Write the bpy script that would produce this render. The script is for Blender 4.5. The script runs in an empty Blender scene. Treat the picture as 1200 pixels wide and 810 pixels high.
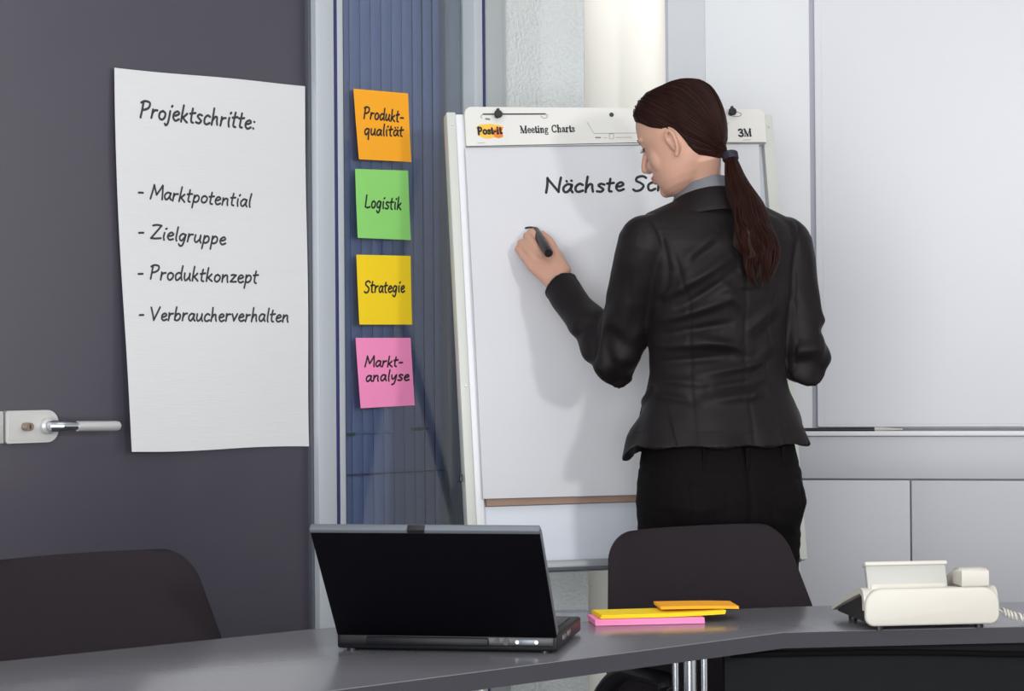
import bpy, bmesh, math, random
import numpy as np
from mathutils import Vector, Matrix, noise
from mathutils.bvhtree import BVHTree
from math import sin, cos, tan, pi, radians as R

random.seed(7)
rng = np.random.default_rng(7)
SC = bpy.context.scene
COL = SC.collection

# ------------------------------------------------------------------ camera, world, light
F = 2530.0
CAM = Vector((0, 0, 1.21))
cam_d = bpy.data.cameras.new('camera'); cam = bpy.data.objects.new('camera', cam_d); COL.objects.link(cam)
CAMR = Matrix.Rotation(R(90 + 0.34), 4, 'X') @ Matrix.Rotation(R(-0.45), 4, 'Z')
cam.matrix_world = Matrix.Translation(CAM) @ CAMR
cam_d.sensor_width = 36; cam_d.lens = F / 1200 * 36; cam_d.clip_start = .05
SC.camera = cam

SC.view_settings.view_transform = 'Standard'; SC.view_settings.look = 'None'
SC.view_settings.gamma = 1; SC.view_settings.use_curve_mapping = False
SC.view_settings.exposure = 0.14

w = bpy.data.worlds.new('world'); SC.world = w; w.use_nodes = True
bg = w.node_tree.nodes['Background']
bg.inputs[0].default_value = (.93, .96, 1, 1); bg.inputs[1].default_value = .40

def area(name, loc, target, size, power, color=(1, 1, 1), size_y=None):
    d = bpy.data.lights.new(name, 'AREA'); d.energy = power; d.size = size; d.color = color
    if size_y: d.shape = 'RECTANGLE'; d.size_y = size_y
    o = bpy.data.objects.new(name, d); COL.objects.link(o)
    o.location = loc
    o.rotation_euler = (Vector(target) - Vector(loc)).to_track_quat('-Z', 'Y').to_euler()
    return o
area('softbox_light', (2.0, -.1, 2.0), (.1, 4.9, 1.25), .28, 50, (1, .985, .96))
area('fill_light', (-.7, -1.6, 1.25), (.5, 5, 1.0), 3.0, 190, (.98, .99, 1), 2.2)
area('ceiling_light', (.2, 3.2, 2.75), (.2, 3.6, 0), 1.6, 7, (1, 1, 1))
area('niche_light', (.33, 5.62, 2.7), (.3, 5.85, 1.6), .3, 2.6, (1, .97, .9))
area('niche_strip_fill', (.455, 5.85, 1.25), (-.4, 6.15, 1.2), .12, .8, (1, .98, .93), 2.4)  # unseen strip lamp added to brighten the lower part of the niche

def ray(px, py):
    return (CAMR.to_3x3() @ Vector(((px - 600) / F, -(py - 405) / F, -1))).normalized()
def at(px, py, Y):
    d = ray(px, py); return CAM + d * (Y / d.y)
def on_plane(px, py, M):
    """hit of the view ray with the local plane y=0 of frame M, in local coordinates (x, z)"""
    Mi = M.inverted(); o = Mi @ CAM; d = Mi.to_3x3() @ ray(px, py)
    p = o + d * (-o.y / d.y); return np.array((p.x, p.z))

# ------------------------------------------------------------------ materials
def lin(c):
    c = c / 255.0
    return c / 12.92 if c <= .04045 else ((c + .055) / 1.055) ** 2.4
def rgb(r, g, b): return (lin(r), lin(g), lin(b), 1)
def mat(name, col, rough=.5, metal=0, spec=.5, bump=None, var=None, coat=0, sheen=0, sss=0, stretch=None):
    m = bpy.data.materials.new(name); m.use_nodes = True
    nt = m.node_tree; p = nt.nodes['Principled BSDF']
    p.inputs['Base Color'].default_value = col
    p.inputs['Roughness'].default_value = rough; p.inputs['Metallic'].default_value = metal
    p.inputs['Specular IOR Level'].default_value = spec
    p.inputs['Coat Weight'].default_value = coat; p.inputs['Sheen Weight'].default_value = sheen
    if sheen: p.inputs['Sheen Roughness'].default_value = .4
    if sss:
        p.inputs['Subsurface Weight'].default_value = sss
        p.inputs['Subsurface Radius'].default_value = (.012, .004, .002); p.inputs['Subsurface Scale'].default_value = 1
    tc = nt.nodes.new('ShaderNodeTexCoord')
    src = tc.outputs['Object']
    if stretch:
        mp = nt.nodes.new('ShaderNodeMapping'); mp.inputs['Scale'].default_value = stretch
        nt.links.new(src, mp.inputs['Vector']); src = mp.outputs['Vector']
    if bump:
        n = nt.nodes.new('ShaderNodeTexNoise'); n.inputs['Scale'].default_value = bump[0]; n.inputs['Detail'].default_value = 4
        b = nt.nodes.new('ShaderNodeBump'); b.inputs['Strength'].default_value = bump[1]; b.inputs['Distance'].default_value = bump[2] if len(bump) > 2 else .002
        nt.links.new(src, n.inputs['Vector']); nt.links.new(n.outputs['Fac'], b.inputs['Height']); nt.links.new(b.outputs['Normal'], p.inputs['Normal'])
    v = var or (12, .03)
    n = nt.nodes.new('ShaderNodeTexNoise'); n.inputs['Scale'].default_value = v[0]; n.inputs['Detail'].default_value = 3
    nt.links.new(src, n.inputs['Vector'])
    mx = nt.nodes.new('ShaderNodeMix'); mx.data_type = 'RGBA'
    mx.inputs['A'].default_value = tuple(c * (1 - v[1]) for c in col[:3]) + (1,)
    mx.inputs['B'].default_value = tuple(min(1, c * (1 + v[1])) for c in col[:3]) + (1,)
    nt.links.new(n.outputs['Fac'], mx.inputs['Factor']); nt.links.new(mx.outputs['Result'], p.inputs['Base Color'])
    return m

M_DOOR = mat('door_laminate', rgb(72, 69, 80), .36, spec=.6, coat=.15, var=(3, .02))
M_ALU = mat('brushed_aluminium', rgb(188, 195, 201), .42, .12, stretch=(40, 40, 1), var=(6, .03))
M_GASKET = mat('navy_gasket', rgb(44, 50, 100), .5)
M_DGASKET = mat('dark_gasket', rgb(84, 86, 96), .6)
M_BLIND = mat('blue_slat', rgb(110, 126, 172), .5, var=(5, .05), stretch=(1, 1, .2))
M_BLINDB = mat('blue_dark_gap', rgb(52, 58, 78), .7)
M_PLASTER = mat('rough_plaster', rgb(215, 219, 219), .9, bump=(120, .9, .008), var=(90, .04))
M_WHITEWALL = mat('white_wall', rgb(240, 238, 232), .8, bump=(150, .1), var=(5, .01))
M_CABW = mat('white_laminate', rgb(226, 228, 232), .5, var=(3, .01))
M_CABG = mat('grey_laminate', rgb(192, 194, 201), .5, var=(3, .02))
M_GAP = mat('shadow_gap', rgb(176, 178, 190), .7)
M_WB = mat('whiteboard_enamel', rgb(225, 226, 232), .45, spec=.5, var=(2, .01))
M_PAPER = mat('white_paper', rgb(216, 217, 219), .85, bump=(40, .25, .002), var=(8, .015), stretch=(.6, 1, 6))
M_PAPERB = mat('chart_paper', rgb(209, 210, 215), .85, bump=(60, .12, .001), var=(6, .01))
M_HEADER = mat('header_card', rgb(222, 221, 217), .7, var=(6, .015))
M_INK = mat('black_ink', rgb(34, 35, 40), .7)
M_INKS = mat('dark_ink', rgb(64, 66, 74), .8)
M_CARD = mat('brown_card', rgb(158, 132, 118), .9, var=(30, .08))
M_RAIL = mat('easel_grey_green', rgb(205, 208, 202), .45, var=(5, .02))
M_RAILW = mat('easel_white', rgb(228, 230, 234), .4, var=(5, .02))
M_BOARD = mat('easel_board', rgb(214, 220, 230), .35, var=(4, .01))
M_TRAY = mat('easel_tray', rgb(150, 154, 158), .4, .3)
M_BLACKP = mat('black_plastic', rgb(22, 22, 25), .4)
M_ORANGE = mat('orange_note', rgb(255, 172, 30), .8, var=(6, .02))
M_GREEN = mat('green_note', rgb(144, 217, 114), .8, var=(6, .02))
M_YELLOW = mat('yellow_note', rgb(255, 216, 22), .8, var=(6, .02))
M_PINK = mat('pink_note', rgb(255, 148, 198), .8, var=(6, .02))
M_TABLE = mat('anthracite_table', rgb(118, 118, 125), .23, spec=.8, bump=(260, .015, .001), var=(120, .06))
M_EDGE = mat('table_edge', rgb(58, 58, 64), .6, spec=.3, var=(60, .03))
M_PANEL = mat('black_panel', rgb(23, 24, 27), .8, spec=.15, var=(20, .06))
M_CHROME = mat('chrome', rgb(200, 203, 210), .16, 1, var=(3, .02))
M_FABRIC = mat('charcoal_upholstery', rgb(41, 36, 40), .95, spec=.1, sheen=.03, bump=(900, .5, .001), var=(500, .25))
M_LAPTOP = mat('laptop_black', rgb(5, 4, 10), .55, spec=.1, var=(6, .05))
M_LAPTRIM = mat('laptop_grey', rgb(112, 118, 126), .4, .4)
M_LAPBASE = mat('laptop_base', rgb(15, 16, 21), .45, spec=.25, var=(30, .1))
M_SCREEN = mat('laptop_screen', rgb(20, 24, 30), .15)
M_PHONE = mat('cream_plastic', rgb(203, 199, 190), .45, var=(5, .01))
M_PHONEG = mat('grey_plastic', rgb(182, 182, 177), .4, var=(5, .02))
M_PHONED = mat('dark_underside', rgb(38, 36, 38), .6)
M_SKIN = mat('skin', rgb(194, 151, 131), .52, spec=.35, sss=.12, bump=(300, .06, .001), var=(25, .05))
M_LIP = mat('lips', rgb(190, 112, 108), .4, spec=.5)
M_HAIR = mat('dark_brown_hair', rgb(38, 18, 13), .48, spec=.13, var=(40, .35))
M_LASH = mat('lash', rgb(30, 22, 20), .6)
M_JACKET = mat('black_cotton_satin', rgb(19, 14, 17), .58, spec=.22, sheen=.02, bump=(700, .12, .001), var=(8, .12))
M_TROUSER = mat('black_stretch_cotton', rgb(13, 10, 12), .8, spec=.1, bump=(600, .2, .001), var=(10, .12))
M_COLLAR = mat('grey_satin', rgb(104, 106, 112), .45, bump=(500, .1, .001), var=(20, .08))
M_LINING = mat('grey_lining', rgb(120, 120, 120), .5)
M_TIE = mat('navy_elastic', rgb(30, 30, 46), .6)
M_SHOE = mat('black_leather', rgb(20, 18, 18), .35)
M_FLOOR = mat('grey_carpet', rgb(96, 97, 102), .95, bump=(400, .5), var=(80, .15))
M_CEIL = mat('white_ceiling', rgb(235, 235, 235), .9)
M_METAL = mat('satin_steel', rgb(205, 206, 205), .4, .4, var=(10, .03))
M_BRASS = mat('lock_brass', rgb(150, 132, 120), .4, .7)
M_DUCT = mat('duct_grey', rgb(196, 200, 208), .5)
M_LOGOY = mat('logo_yellow', rgb(246, 190, 70), .7)
M_LOGOO = mat('logo_orange', rgb(226, 128, 44), .7)
M_DKGREEN = mat('green_mark', rgb(34, 84, 62), .6)

def glass_mat():
    m = bpy.data.materials.new('window_glass'); m.use_nodes = True; nt = m.node_tree
    for n in list(nt.nodes): nt.nodes.remove(n)
    out = nt.nodes.new('ShaderNodeOutputMaterial'); mx = nt.nodes.new('ShaderNodeMixShader')
    t = nt.nodes.new('ShaderNodeBsdfTransparent'); g = nt.nodes.new('ShaderNodeBsdfGlossy'); fr = nt.nodes.new('ShaderNodeFresnel')
    t.inputs[0].default_value = (.95, .97, .98, 1); g.inputs['Roughness'].default_value = .02; fr.inputs['IOR'].default_value = 1.45
    nt.links.new(fr.outputs[0], mx.inputs[0]); nt.links.new(t.outputs[0], mx.inputs[1]); nt.links.new(g.outputs[0], mx.inputs[2]); nt.links.new(mx.outputs[0], out.inputs[0])
    return m
M_GLASS = glass_mat()

# ------------------------------------------------------------------ geometry helpers
class G:
    def __init__(s): s.v = []; s.f = []
    def add(s, v, f):
        n = len(s.v); s.v.extend([tuple(map(float, q)) for q in v]); s.f.extend([tuple(i + n for i in q) for q in f]); return s
    def box(s, c, size, rot=None, bev=0, seg=2):
        bm = bmesh.new(); bmesh.ops.create_cube(bm, size=1)
        for v in bm.verts: v.co = Vector((v.co.x * size[0], v.co.y * size[1], v.co.z * size[2]))
        if bev: bmesh.ops.bevel(bm, geom=list(bm.edges), offset=min(bev, min(size) * .45), segments=seg, profile=.5, affect='EDGES')
        M = Matrix.Translation(c) @ (rot.to_4x4() if rot else Matrix.Identity(4))
        bm.verts.index_update(); s.add([M @ v.co for v in bm.verts], [[v.index for v in f.verts] for f in bm.faces]); bm.free(); return s
    def loft(s, rings, cap=True):
        n = len(rings[0]); v = [p for r in rings for p in r]; f = []
        for i in range(len(rings) - 1):
            for j in range(n):
                k = (j + 1) % n
                f.append((i * n + j, i * n + k, (i + 1) * n + k, (i + 1) * n + j))
        if cap:
            f.append(tuple(range(n))[::-1]); o = (len(rings) - 1) * n; f.append(tuple(o + j for j in range(n)))
        return s.add(v, f)
    def tube(s, pts, r, n=12, flat=None, up=None, cap=True, dome=False):
        P = [Vector(p) for p in pts]; m = len(P)
        rr = list(r) if hasattr(r, '__len__') else [r] * m
        if dome:
            d0 = (P[0] - P[1]).normalized(); d1 = (P[-1] - P[-2]).normalized()
            rr = [np.array(q if hasattr(q, '__len__') else (q, q * (flat or 1)), float) for q in rr]
            a, b = rr[0], rr[-1]; am, bm2 = float(a.min()), float(b.min())
            P = [P[0] + d0 * (am * .95), P[0] + d0 * (am * .7)] + P + [P[-1] + d1 * (bm2 * .7), P[-1] + d1 * (bm2 * .95)]
            rr = [a * .3, a * .72] + rr + [b * .72, b * .3]; m = len(P)
        N = None; rings = []
        for i in range(m):
            t = (P[min(i + 1, m - 1)] - P[max(i - 1, 0)]).normalized()
            if N is None:
                a = Vector(up) if up is not None else (Vector((0, 0, 1)) if abs(t.z) < .9 else Vector((1, 0, 0)))
            else: a = N
            if up is not None: a = Vector(up)
            N = (a - t * a.dot(t)).normalized(); B = t.cross(N)
            q = rr[i]; rx, ry = q if hasattr(q, '__len__') else (q, q * (flat or 1))
            rings.append([P[i] + B * (rx * cos(2 * pi * j / n)) + N * (ry * sin(2 * pi * j / n)) for j in range(n)])
        return s.loft(rings, cap)
    def ell(s, c, r, M=None, nu=24, nv=14):
        c = Vector(c); rings = []
        for i in range(1, nv):
            a = pi * i / nv
            rings.append([(Vector((r[0] * sin(a) * cos(2 * pi * j / nu), r[1] * sin(a) * sin(2 * pi * j / nu), -r[2] * cos(a)))) for j in range(nu)])
        rings = [[c + (M @ p if M else p) for p in q] for q in rings]
        return s.loft(rings)
    def prism(s, poly, z0, z1, T=None):
        n = len(poly); T = T or (lambda x, y, z: (x, y, z))
        v = [T(x, y, z0) for x, y in poly] + [T(x, y, z1) for x, y in poly]
        f = [tuple(range(n))[::-1], tuple(range(n, 2 * n))] + [(i, (i + 1) % n, n + (i + 1) % n, n + i) for i in range(n)]
        return s.add(v, f)
    def mesh(s, name, ang=35, recalc=True):
        me = bpy.data.meshes.new(name); me.from_pydata(s.v, [], s.f); me.validate()
        if recalc:
            bm = bmesh.new(); bm.from_mesh(me); bmesh.ops.recalc_face_normals(bm, faces=bm.faces); bm.to_mesh(me); bm.free()
        me.polygons.foreach_set('use_smooth', [True] * len(me.polygons))
        me.set_sharp_from_angle(angle=R(ang)); return me
    def build(s, name, m, parent=None, M=None, ang=35, label=None, recalc=True):
        o = bpy.data.objects.new(name, s.mesh(name, ang, recalc)); COL.objects.link(o)
        o.data.materials.append(m)
        if parent: o.parent = parent
        if M: o.matrix_local = M
        if label: o['label'] = label
        return o
def remesh(g, name, voxel, smooth=4, fac=.5, adapt=None):
    me = g.mesh(name, 180); o = bpy.data.objects.new(name, me); COL.objects.link(o)
    r = o.modifiers.new('r', 'REMESH'); r.mode = 'VOXEL'; r.voxel_size = voxel
    if smooth:
        q = o.modifiers.new('s', 'SMOOTH'); q.factor = fac; q.iterations = smooth
    bpy.context.view_layer.update(); dg = bpy.context.evaluated_depsgraph_get()
    out = bpy.data.meshes.new_from_object(o.evaluated_get(dg)); out.name = name
    bpy.data.objects.remove(o); bpy.data.meshes.remove(me)
    out.polygons.foreach_set('use_smooth', [True] * len(out.polygons))
    return out
def mobj(name, me, m, parent=None, label=None):
    o = bpy.data.objects.new(name, me); COL.objects.link(o); me.materials.clear(); me.materials.append(m)
    if parent: o.parent = parent
    if label: o['label'] = label
    return o
def tag(o, label, cat, group=None):
    o['label'] = label; o['category'] = cat
    if group: o['group'] = group
    return o
def thing(name, label, cat, M=None, group=None):
    o = bpy.data.objects.new(name, None); COL.objects.link(o); o.empty_display_size = .1
    if M: o.matrix_world = M
    return tag(o, label, cat, group)
def struct(o): o['kind'] = 'structure'; return o
def frame(loc, deg): return Matrix.Translation(loc) @ Matrix.Rotation(R(deg), 4, 'Z')
def spl(pts, n=6):
    """Catmull-Rom"""
    P = [np.array(p, float) for p in pts]
    if len(P) < 3: return P
    P = [2 * P[0] - P[1]] + P + [2 * P[-1] - P[-2]]; out = []
    for i in range(1, len(P) - 2):
        a, b, c, d = P[i - 1:i + 3]
        for k in range(n):
            t = k / n
            out.append(.5 * (2 * b + (c - a) * t + (2 * a - 5 * b + 4 * c - d) * t * t + (3 * b - a - 3 * c + d) * t ** 3))
    out.append(P[-2]); return out

# ------------------------------------------------------------------ handwriting: strokes on an em grid (x height .55, cap 1)
GL = {
 'P': (.62, [[(.12, 1), (.1, .5), (.06, 0)], [(.0, .9), (.25, 1.02), (.52, .92), (.5, .66), (.3, .5), (.1, .47)]]),
 'M': (.9, [[(.05, 0), (.12, .5), (.17, .98)], [(.17, .98), (.3, .6), (.42, .3)], [(.42, .3), (.6, .65), (.76, .98)], [(.76, .98), (.8, .5), (.84, 0)]]),
 'Z': (.7, [[(.05, .92), (.3, .97), (.62, .95)], [(.62, .95), (.3, .48), (.02, .03)], [(.02, .03), (.35, .03), (.68, .1)]]),
 'V': (.68, [[(.0, .95), (.13, .5), (.24, .02)], [(.24, .02), (.45, .55), (.62, .98)]]),
 'L': (.55, [[(.08, 1), (.04, .5), (.02, .06)], [(.02, .06), (.25, .01), (.5, .08)]]),
 'S': (.62, [[(.58, .88), (.42, 1), (.16, .92), (.12, .7), (.34, .53), (.5, .33), (.38, .07), (.15, .0), (.0, .1)]]),
 'N': (.78, [[(.04, 0), (.06, .5), (.06, .98)], [(.06, .98), (.35, .5), (.64, .03)], [(.64, .03), (.66, .5), (.7, 1)]]),
 'a': (.5, [[(.4, .5), (.2, .55), (.03, .34), (.06, .08), (.2, .03), (.34, .24), (.41, .5)], [(.41, .5), (.38, .2), (.48, .02)]]),
 'ä': (.5, [[(.4, .5), (.2, .55), (.03, .34), (.06, .08), (.2, .03), (.34, .24), (.41, .5)], [(.41, .5), (.38, .2), (.48, .02)], [(.13, .76), (.15, .74)], [(.36, .78), (.38, .76)]]),
 'b': (.5, [[(.1, 1), (.06, .5), (.04, .05)], [(.05, .25), (.22, .5), (.4, .42), (.4, .15), (.22, .0), (.05, .06)]]),
 'c': (.42, [[(.38, .47), (.22, .55), (.05, .36), (.06, .1), (.2, .0), (.4, .1)]]),
 'd': (.52, [[(.4, .48), (.2, .54), (.04, .34), (.07, .06), (.22, .04), (.36, .22)], [(.45, 1), (.41, .5), (.42, .2), (.48, .02)]]),
 'e': (.44, [[(.06, .28), (.24, .31), (.38, .42), (.26, .55), (.08, .42), (.05, .18), (.2, .01), (.42, .1)]]),
 'g': (.5, [[(.4, .48), (.22, .55), (.05, .36), (.08, .1), (.22, .06), (.37, .28), (.42, .5)], [(.42, .5), (.38, .1), (.3, -.28), (.14, -.36), (.04, -.22)]]),
 'h': (.5, [[(.1, 1), (.07, .5), (.04, .0)], [(.05, .22), (.2, .48), (.34, .48), (.36, .25), (.4, .02)]]),
 'i': (.24, [[(.1, .54), (.08, .25), (.13, .01)], [(.16, .8), (.2, .86)]]),
 'j': (.26, [[(.14, .54), (.12, .1), (.08, -.22), (-.04, -.34), (-.12, -.24)], [(.2, .82), (.24, .88)]]),
 'k': (.47, [[(.1, 1), (.07, .5), (.04, 0)], [(.36, .52), (.2, .34), (.07, .26)], [(.12, .28), (.26, .14), (.42, .0)]]),
 'l': (.2, [[(.12, 1), (.08, .5), (.08, .15), (.13, .0)]]),
 'n': (.52, [[(.05, .54), (.05, .25), (.03, .01)], [(.04, .24), (.2, .5), (.36, .48), (.37, .22), (.43, .01)]]),
 'o': (.48, [[(.24, .54), (.07, .42), (.05, .14), (.2, .01), (.38, .14), (.4, .4), (.24, .54)]]),
 'p': (.5, [[(.08, .54), (.06, .1), (.02, -.38)], [(.06, .3), (.22, .54), (.4, .44), (.38, .16), (.2, .03), (.06, .1)]]),
 'q': (.5, [[(.4, .48), (.2, .55), (.04, .34), (.08, .06), (.22, .06), (.38, .3)], [(.42, .54), (.39, .1), (.38, -.38)]]),
 'r': (.38, [[(.06, .54), (.06, .25), (.03, .01)], [(.05, .28), (.16, .48), (.34, .52)]]),
 's': (.42, [[(.36, .5), (.2, .56), (.08, .44), (.2, .3), (.34, .18), (.22, .02), (.02, .05)]]),
 't': (.36, [[(.16, .86), (.12, .4), (.13, .06), (.26, .0)], [(.0, .54), (.16, .56), (.34, .6)]]),
 'u': (.5, [[(.06, .54), (.04, .2), (.12, .03), (.26, .1), (.38, .32), (.4, .54)], [(.4, .54), (.38, .2), (.46, .01)]]),
 'v': (.44, [[(.03, .53), (.12, .25), (.18, .02)], [(.18, .02), (.3, .3), (.4, .55)]]),
 'y': (.48, [[(.05, .54), (.06, .25), (.2, .18), (.38, .5)], [(.41, .54), (.36, .1), (.26, -.26), (.1, -.34)]]),
 'z': (.44, [[(.04, .52), (.2, .54), (.38, .52)], [(.38, .52), (.2, .28), (.03, .04)], [(.03, .04), (.2, .04), (.42, .06)]]),
 '-': (.42, [[(.06, .36), (.2, .38), (.34, .38)]]),
 ':': (.2, [[(.08, .45), (.1, .44)], [(.06, .06), (.08, .05)]]),
 ' ': (.3, []),
}
# roman letters, strokes with their own widths
TK, TN = .13, .05
SG = {
 'M': (1.0, [([(.16, .95), (.16, .0)], TN), ([(.16, .97), (.5, .03)], TK), ([(.5, .03), (.82, .97)], TN), ([(.83, .97), (.83, 0)], TK), ([(.02, .97), (.22, .97)], TN), ([(.76, .97), (.98, .97)], TN), ([(.02, .02), (.3, .02)], TN), ([(.7, .02), (.98, .02)], TN)]),
 'C': (.75, [([(.66, .72), (.58, .93), (.36, .97), (.14, .8), (.08, .5), (.15, .18), (.38, .02), (.66, .16)], .1), ([(.67, .95), (.67, .7)], TN)]),
 'e': (.5, [([(.08, .34), (.43, .36), (.38, .56), (.24, .62), (.1, .48), (.08, .28), (.2, .05), (.34, .03), (.46, .14)], .085)]),
 't': (.36, [([(.17, .82), (.17, .12), (.24, .03), (.35, .08)], TK), ([(.02, .58), (.34, .58)], TN)]),
 'i': (.32, [([(.16, .6), (.16, 0)], TK), ([(.15, .88), (.17, .88)], TK), ([(.04, .59), (.18, .59)], TN), ([(.02, .02), (.3, .02)], TN)]),
 'n': (.62, [([(.15, .6), (.15, 0)], TK), ([(.15, .45), (.3, .6), (.45, .52), (.46, .0)], .1), ([(.02, .59), (.16, .59)], TN), ([(.02, .02), (.28, .02)], TN), ([(.36, .02), (.6, .02)], TN)]),
 'g': (.54, [([(.24, .61), (.1, .5), (.12, .32), (.26, .24), (.38, .36), (.36, .54), (.24, .61)], .085), ([(.4, .56), (.52, .6)], TN), ([(.14, .24), (.1, .08), (.4, .0), (.42, -.2), (.22, -.3), (.05, -.2), (.12, -.04)], .07)]),
 'h': (.62, [([(.15, 1), (.15, 0)], TK), ([(.15, .45), (.3, .6), (.45, .52), (.46, .0)], .1), ([(.02, .98), (.16, .98)], TN), ([(.02, .02), (.28, .02)], TN), ([(.36, .02), (.6, .02)], TN)]),
 'a': (.52, [([(.1, .5), (.22, .62), (.36, .54), (.37, .12), (.5, .05)], .1), ([(.36, .38), (.14, .28), (.09, .12), (.2, .02), (.36, .14)], .08)]),
 'r': (.46, [([(.15, .6), (.15, 0)], TK), ([(.15, .42), (.28, .6), (.42, .56)], .09), ([(.02, .59), (.16, .59)], TN), ([(.02, .02), (.3, .02)], TN)]),
 's': (.42, [([(.36, .48), (.24, .6), (.1, .52), (.14, .38), (.34, .26), (.34, .08), (.18, .02), (.05, .14)], .09)]),
 '3': (.62, [([(.06, .85), (.28, .97), (.5, .82), (.42, .58), (.26, .52)], .2), ([(.26, .52), (.5, .42), (.54, .16), (.3, .0), (.04, .14)], .2)]),
 'P': (.66, [([(.14, 1), (.14, 0)], .2), ([(.14, .94), (.45, .92), (.54, .7), (.42, .46), (.14, .44)], .17)]),
 'o': (.58, [([(.28, .62), (.1, .48), (.1, .16), (.28, .04), (.46, .16), (.46, .48), (.28, .62)], .17)]),
 '-': (.34, [([(.04, .34), (.28, .34)], .18)]),
 ' ': (.4, []),
}
def ribbon(g, pts, wd, T):
    """flat stroke of width wd along 2D pts, mapped by T(x, y)"""
    P = [np.array(p, float) for p in pts]; n = len(P); L = []; Rr = []
    for i in range(n):
        t = P[min(i + 1, n - 1)] - P[max(i - 1, 0)]; t = t / (np.hypot(*t) + 1e-9); q = np.array((-t[1], t[0])) * wd / 2
        L.append(P[i] + q); Rr.append(P[i] - q)
    g.add([T(*p) for p in L] + [T(*p) for p in Rr], [(i, i + 1, n + i + 1, n + i) for i in range(n - 1)])
    for c in (P[0], P[-1]):
        g.add([T(*(c + wd / 2 * np.array((cos(a), sin(a))))) for a in np.arange(8) * pi / 4], [tuple(range(8))])
def write(g, text, a, b, h, wd, T, wob=.02):
    """text from baseline point a to b (2D), cap height h, stroke width wd"""
    a = np.array(a, float); b = np.array(b, float); x = 0; S = []
    for ch in text:
        adv, st = GL[ch]; dy = random.uniform(-wob, wob); k = random.uniform(.97, 1.04)
        for s in st: S.append([(x + p[0] + .12 * p[1] + random.uniform(-.012, .012), p[1] * k + dy + random.uniform(-.012, .012)) for p in s])
        x += adv + .07
    x -= .1; d = (b - a) / x; nrm = np.array((-(b - a)[1], (b - a)[0])); nrm = nrm / np.hypot(*nrm) * h
    if nrm[1] < 0: nrm = -nrm
    for s in S:
        q = spl(s, 5)
        ribbon(g, [a + d * p[0] + nrm * p[1] for p in q], wd, T)
def roman(g, text, a, b, h, T, bold=1.0, emph=None):
    a = np.array(a, float); b = np.array(b, float); x = 0; S = []
    for ch in text:
        adv, st = SG[ch]
        for s, wd in st: S.append(([(x + p[0], p[1]) for p in s], wd * (emph or {}).get(ch, 1)))
        x += adv + .03
    d = (b - a) / x; nrm = np.array((-(b - a)[1], (b - a)[0])); nrm = nrm / np.hypot(*nrm) * h
    if nrm[1] < 0: nrm = -nrm
    for s, wd in S:
        q = spl(s, 4) if len(s) > 2 else [np.array(p) for p in s]
        ribbon(g, [a + d * p[0] + nrm * p[1] for p in q], wd * h * bold, T)

# ------------------------------------------------------------------ setting: glazed door wall at the left
TH = 42.0
tL = Vector((cos(R(TH)), sin(R(TH)), 0))
o360 = None
_Y = (5.2 + .103 * tan(R(TH))) / (1 + .0949 * tan(R(TH)))
ML = frame((-.0949 * _Y, _Y, 0), TH)
def sL(px, py=400): return on_plane(px, py, ML)[0]
H = 2.85
def slab(name, x0, x1, z0, z1, y0, y1, m, M, parent=None, bev=.0015, kind=True):
    o = G().box(((x0 + x1) / 2, (y0 + y1) / 2, (z0 + z1) / 2), (x1 - x0, abs(y1 - y0), z1 - z0), bev=bev).build(name, m, parent)
    if not parent: o.matrix_world = M
    if kind and not parent: struct(o)
    return o
sf1, sf2 = sL(363), sL(402); sg2 = sL(548); sf4 = sL(592)
door = slab('door_1', -1.25, sf1 - .006, .01, H, 0, .045, M_DOOR, ML)
fr = slab('trim_1', sL(363.5), sL(385), 0, H, -.03, .06, M_ALU, ML, bev=.004)
slab('gasket', sL(385), sL(388.2), 0, H, -.0305, .05, M_GASKET, ML, parent=fr)
slab('inner_strip', sL(388.2), sL(396), 0, H, -.028, .05, M_ALU, ML, parent=fr, bev=.003)
slab('inner_strip', sL(396), sL(402), 0, H, -.012, .05, M_DGASKET, ML, parent=fr, bev=.002)
slab('edge_strip', sL(360), sL(363.5), 0, H, -.012, .05, M_DGASKET, ML, parent=fr)
M_MULL = mat('blue_grey_frame', rgb(128, 137, 152), .55)
M_ALUG = mat('grey_aluminium', rgb(176, 182, 183), .5, .1)
fr = slab('trim_2', sL(561.5), sL(586), 0, H, -.02, .08, M_ALUG, ML, bev=.003)
slab('inner_strip', sL(549), sL(559), 0, H, -.03, .06, M_ALU, ML, parent=fr, bev=.003)
slab('inner_strip', sL(531), sL(549), 0, H, .02, .06, M_MULL, ML, parent=fr, bev=.002)
slab('gasket', sL(559), sL(562), 0, H, -.0305, .05, M_GASKET, ML, parent=fr)
slab('edge_strip', sL(586), sL(592), 0, H, -.012, .08, M_ALUG, ML, parent=fr, bev=.002)
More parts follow.
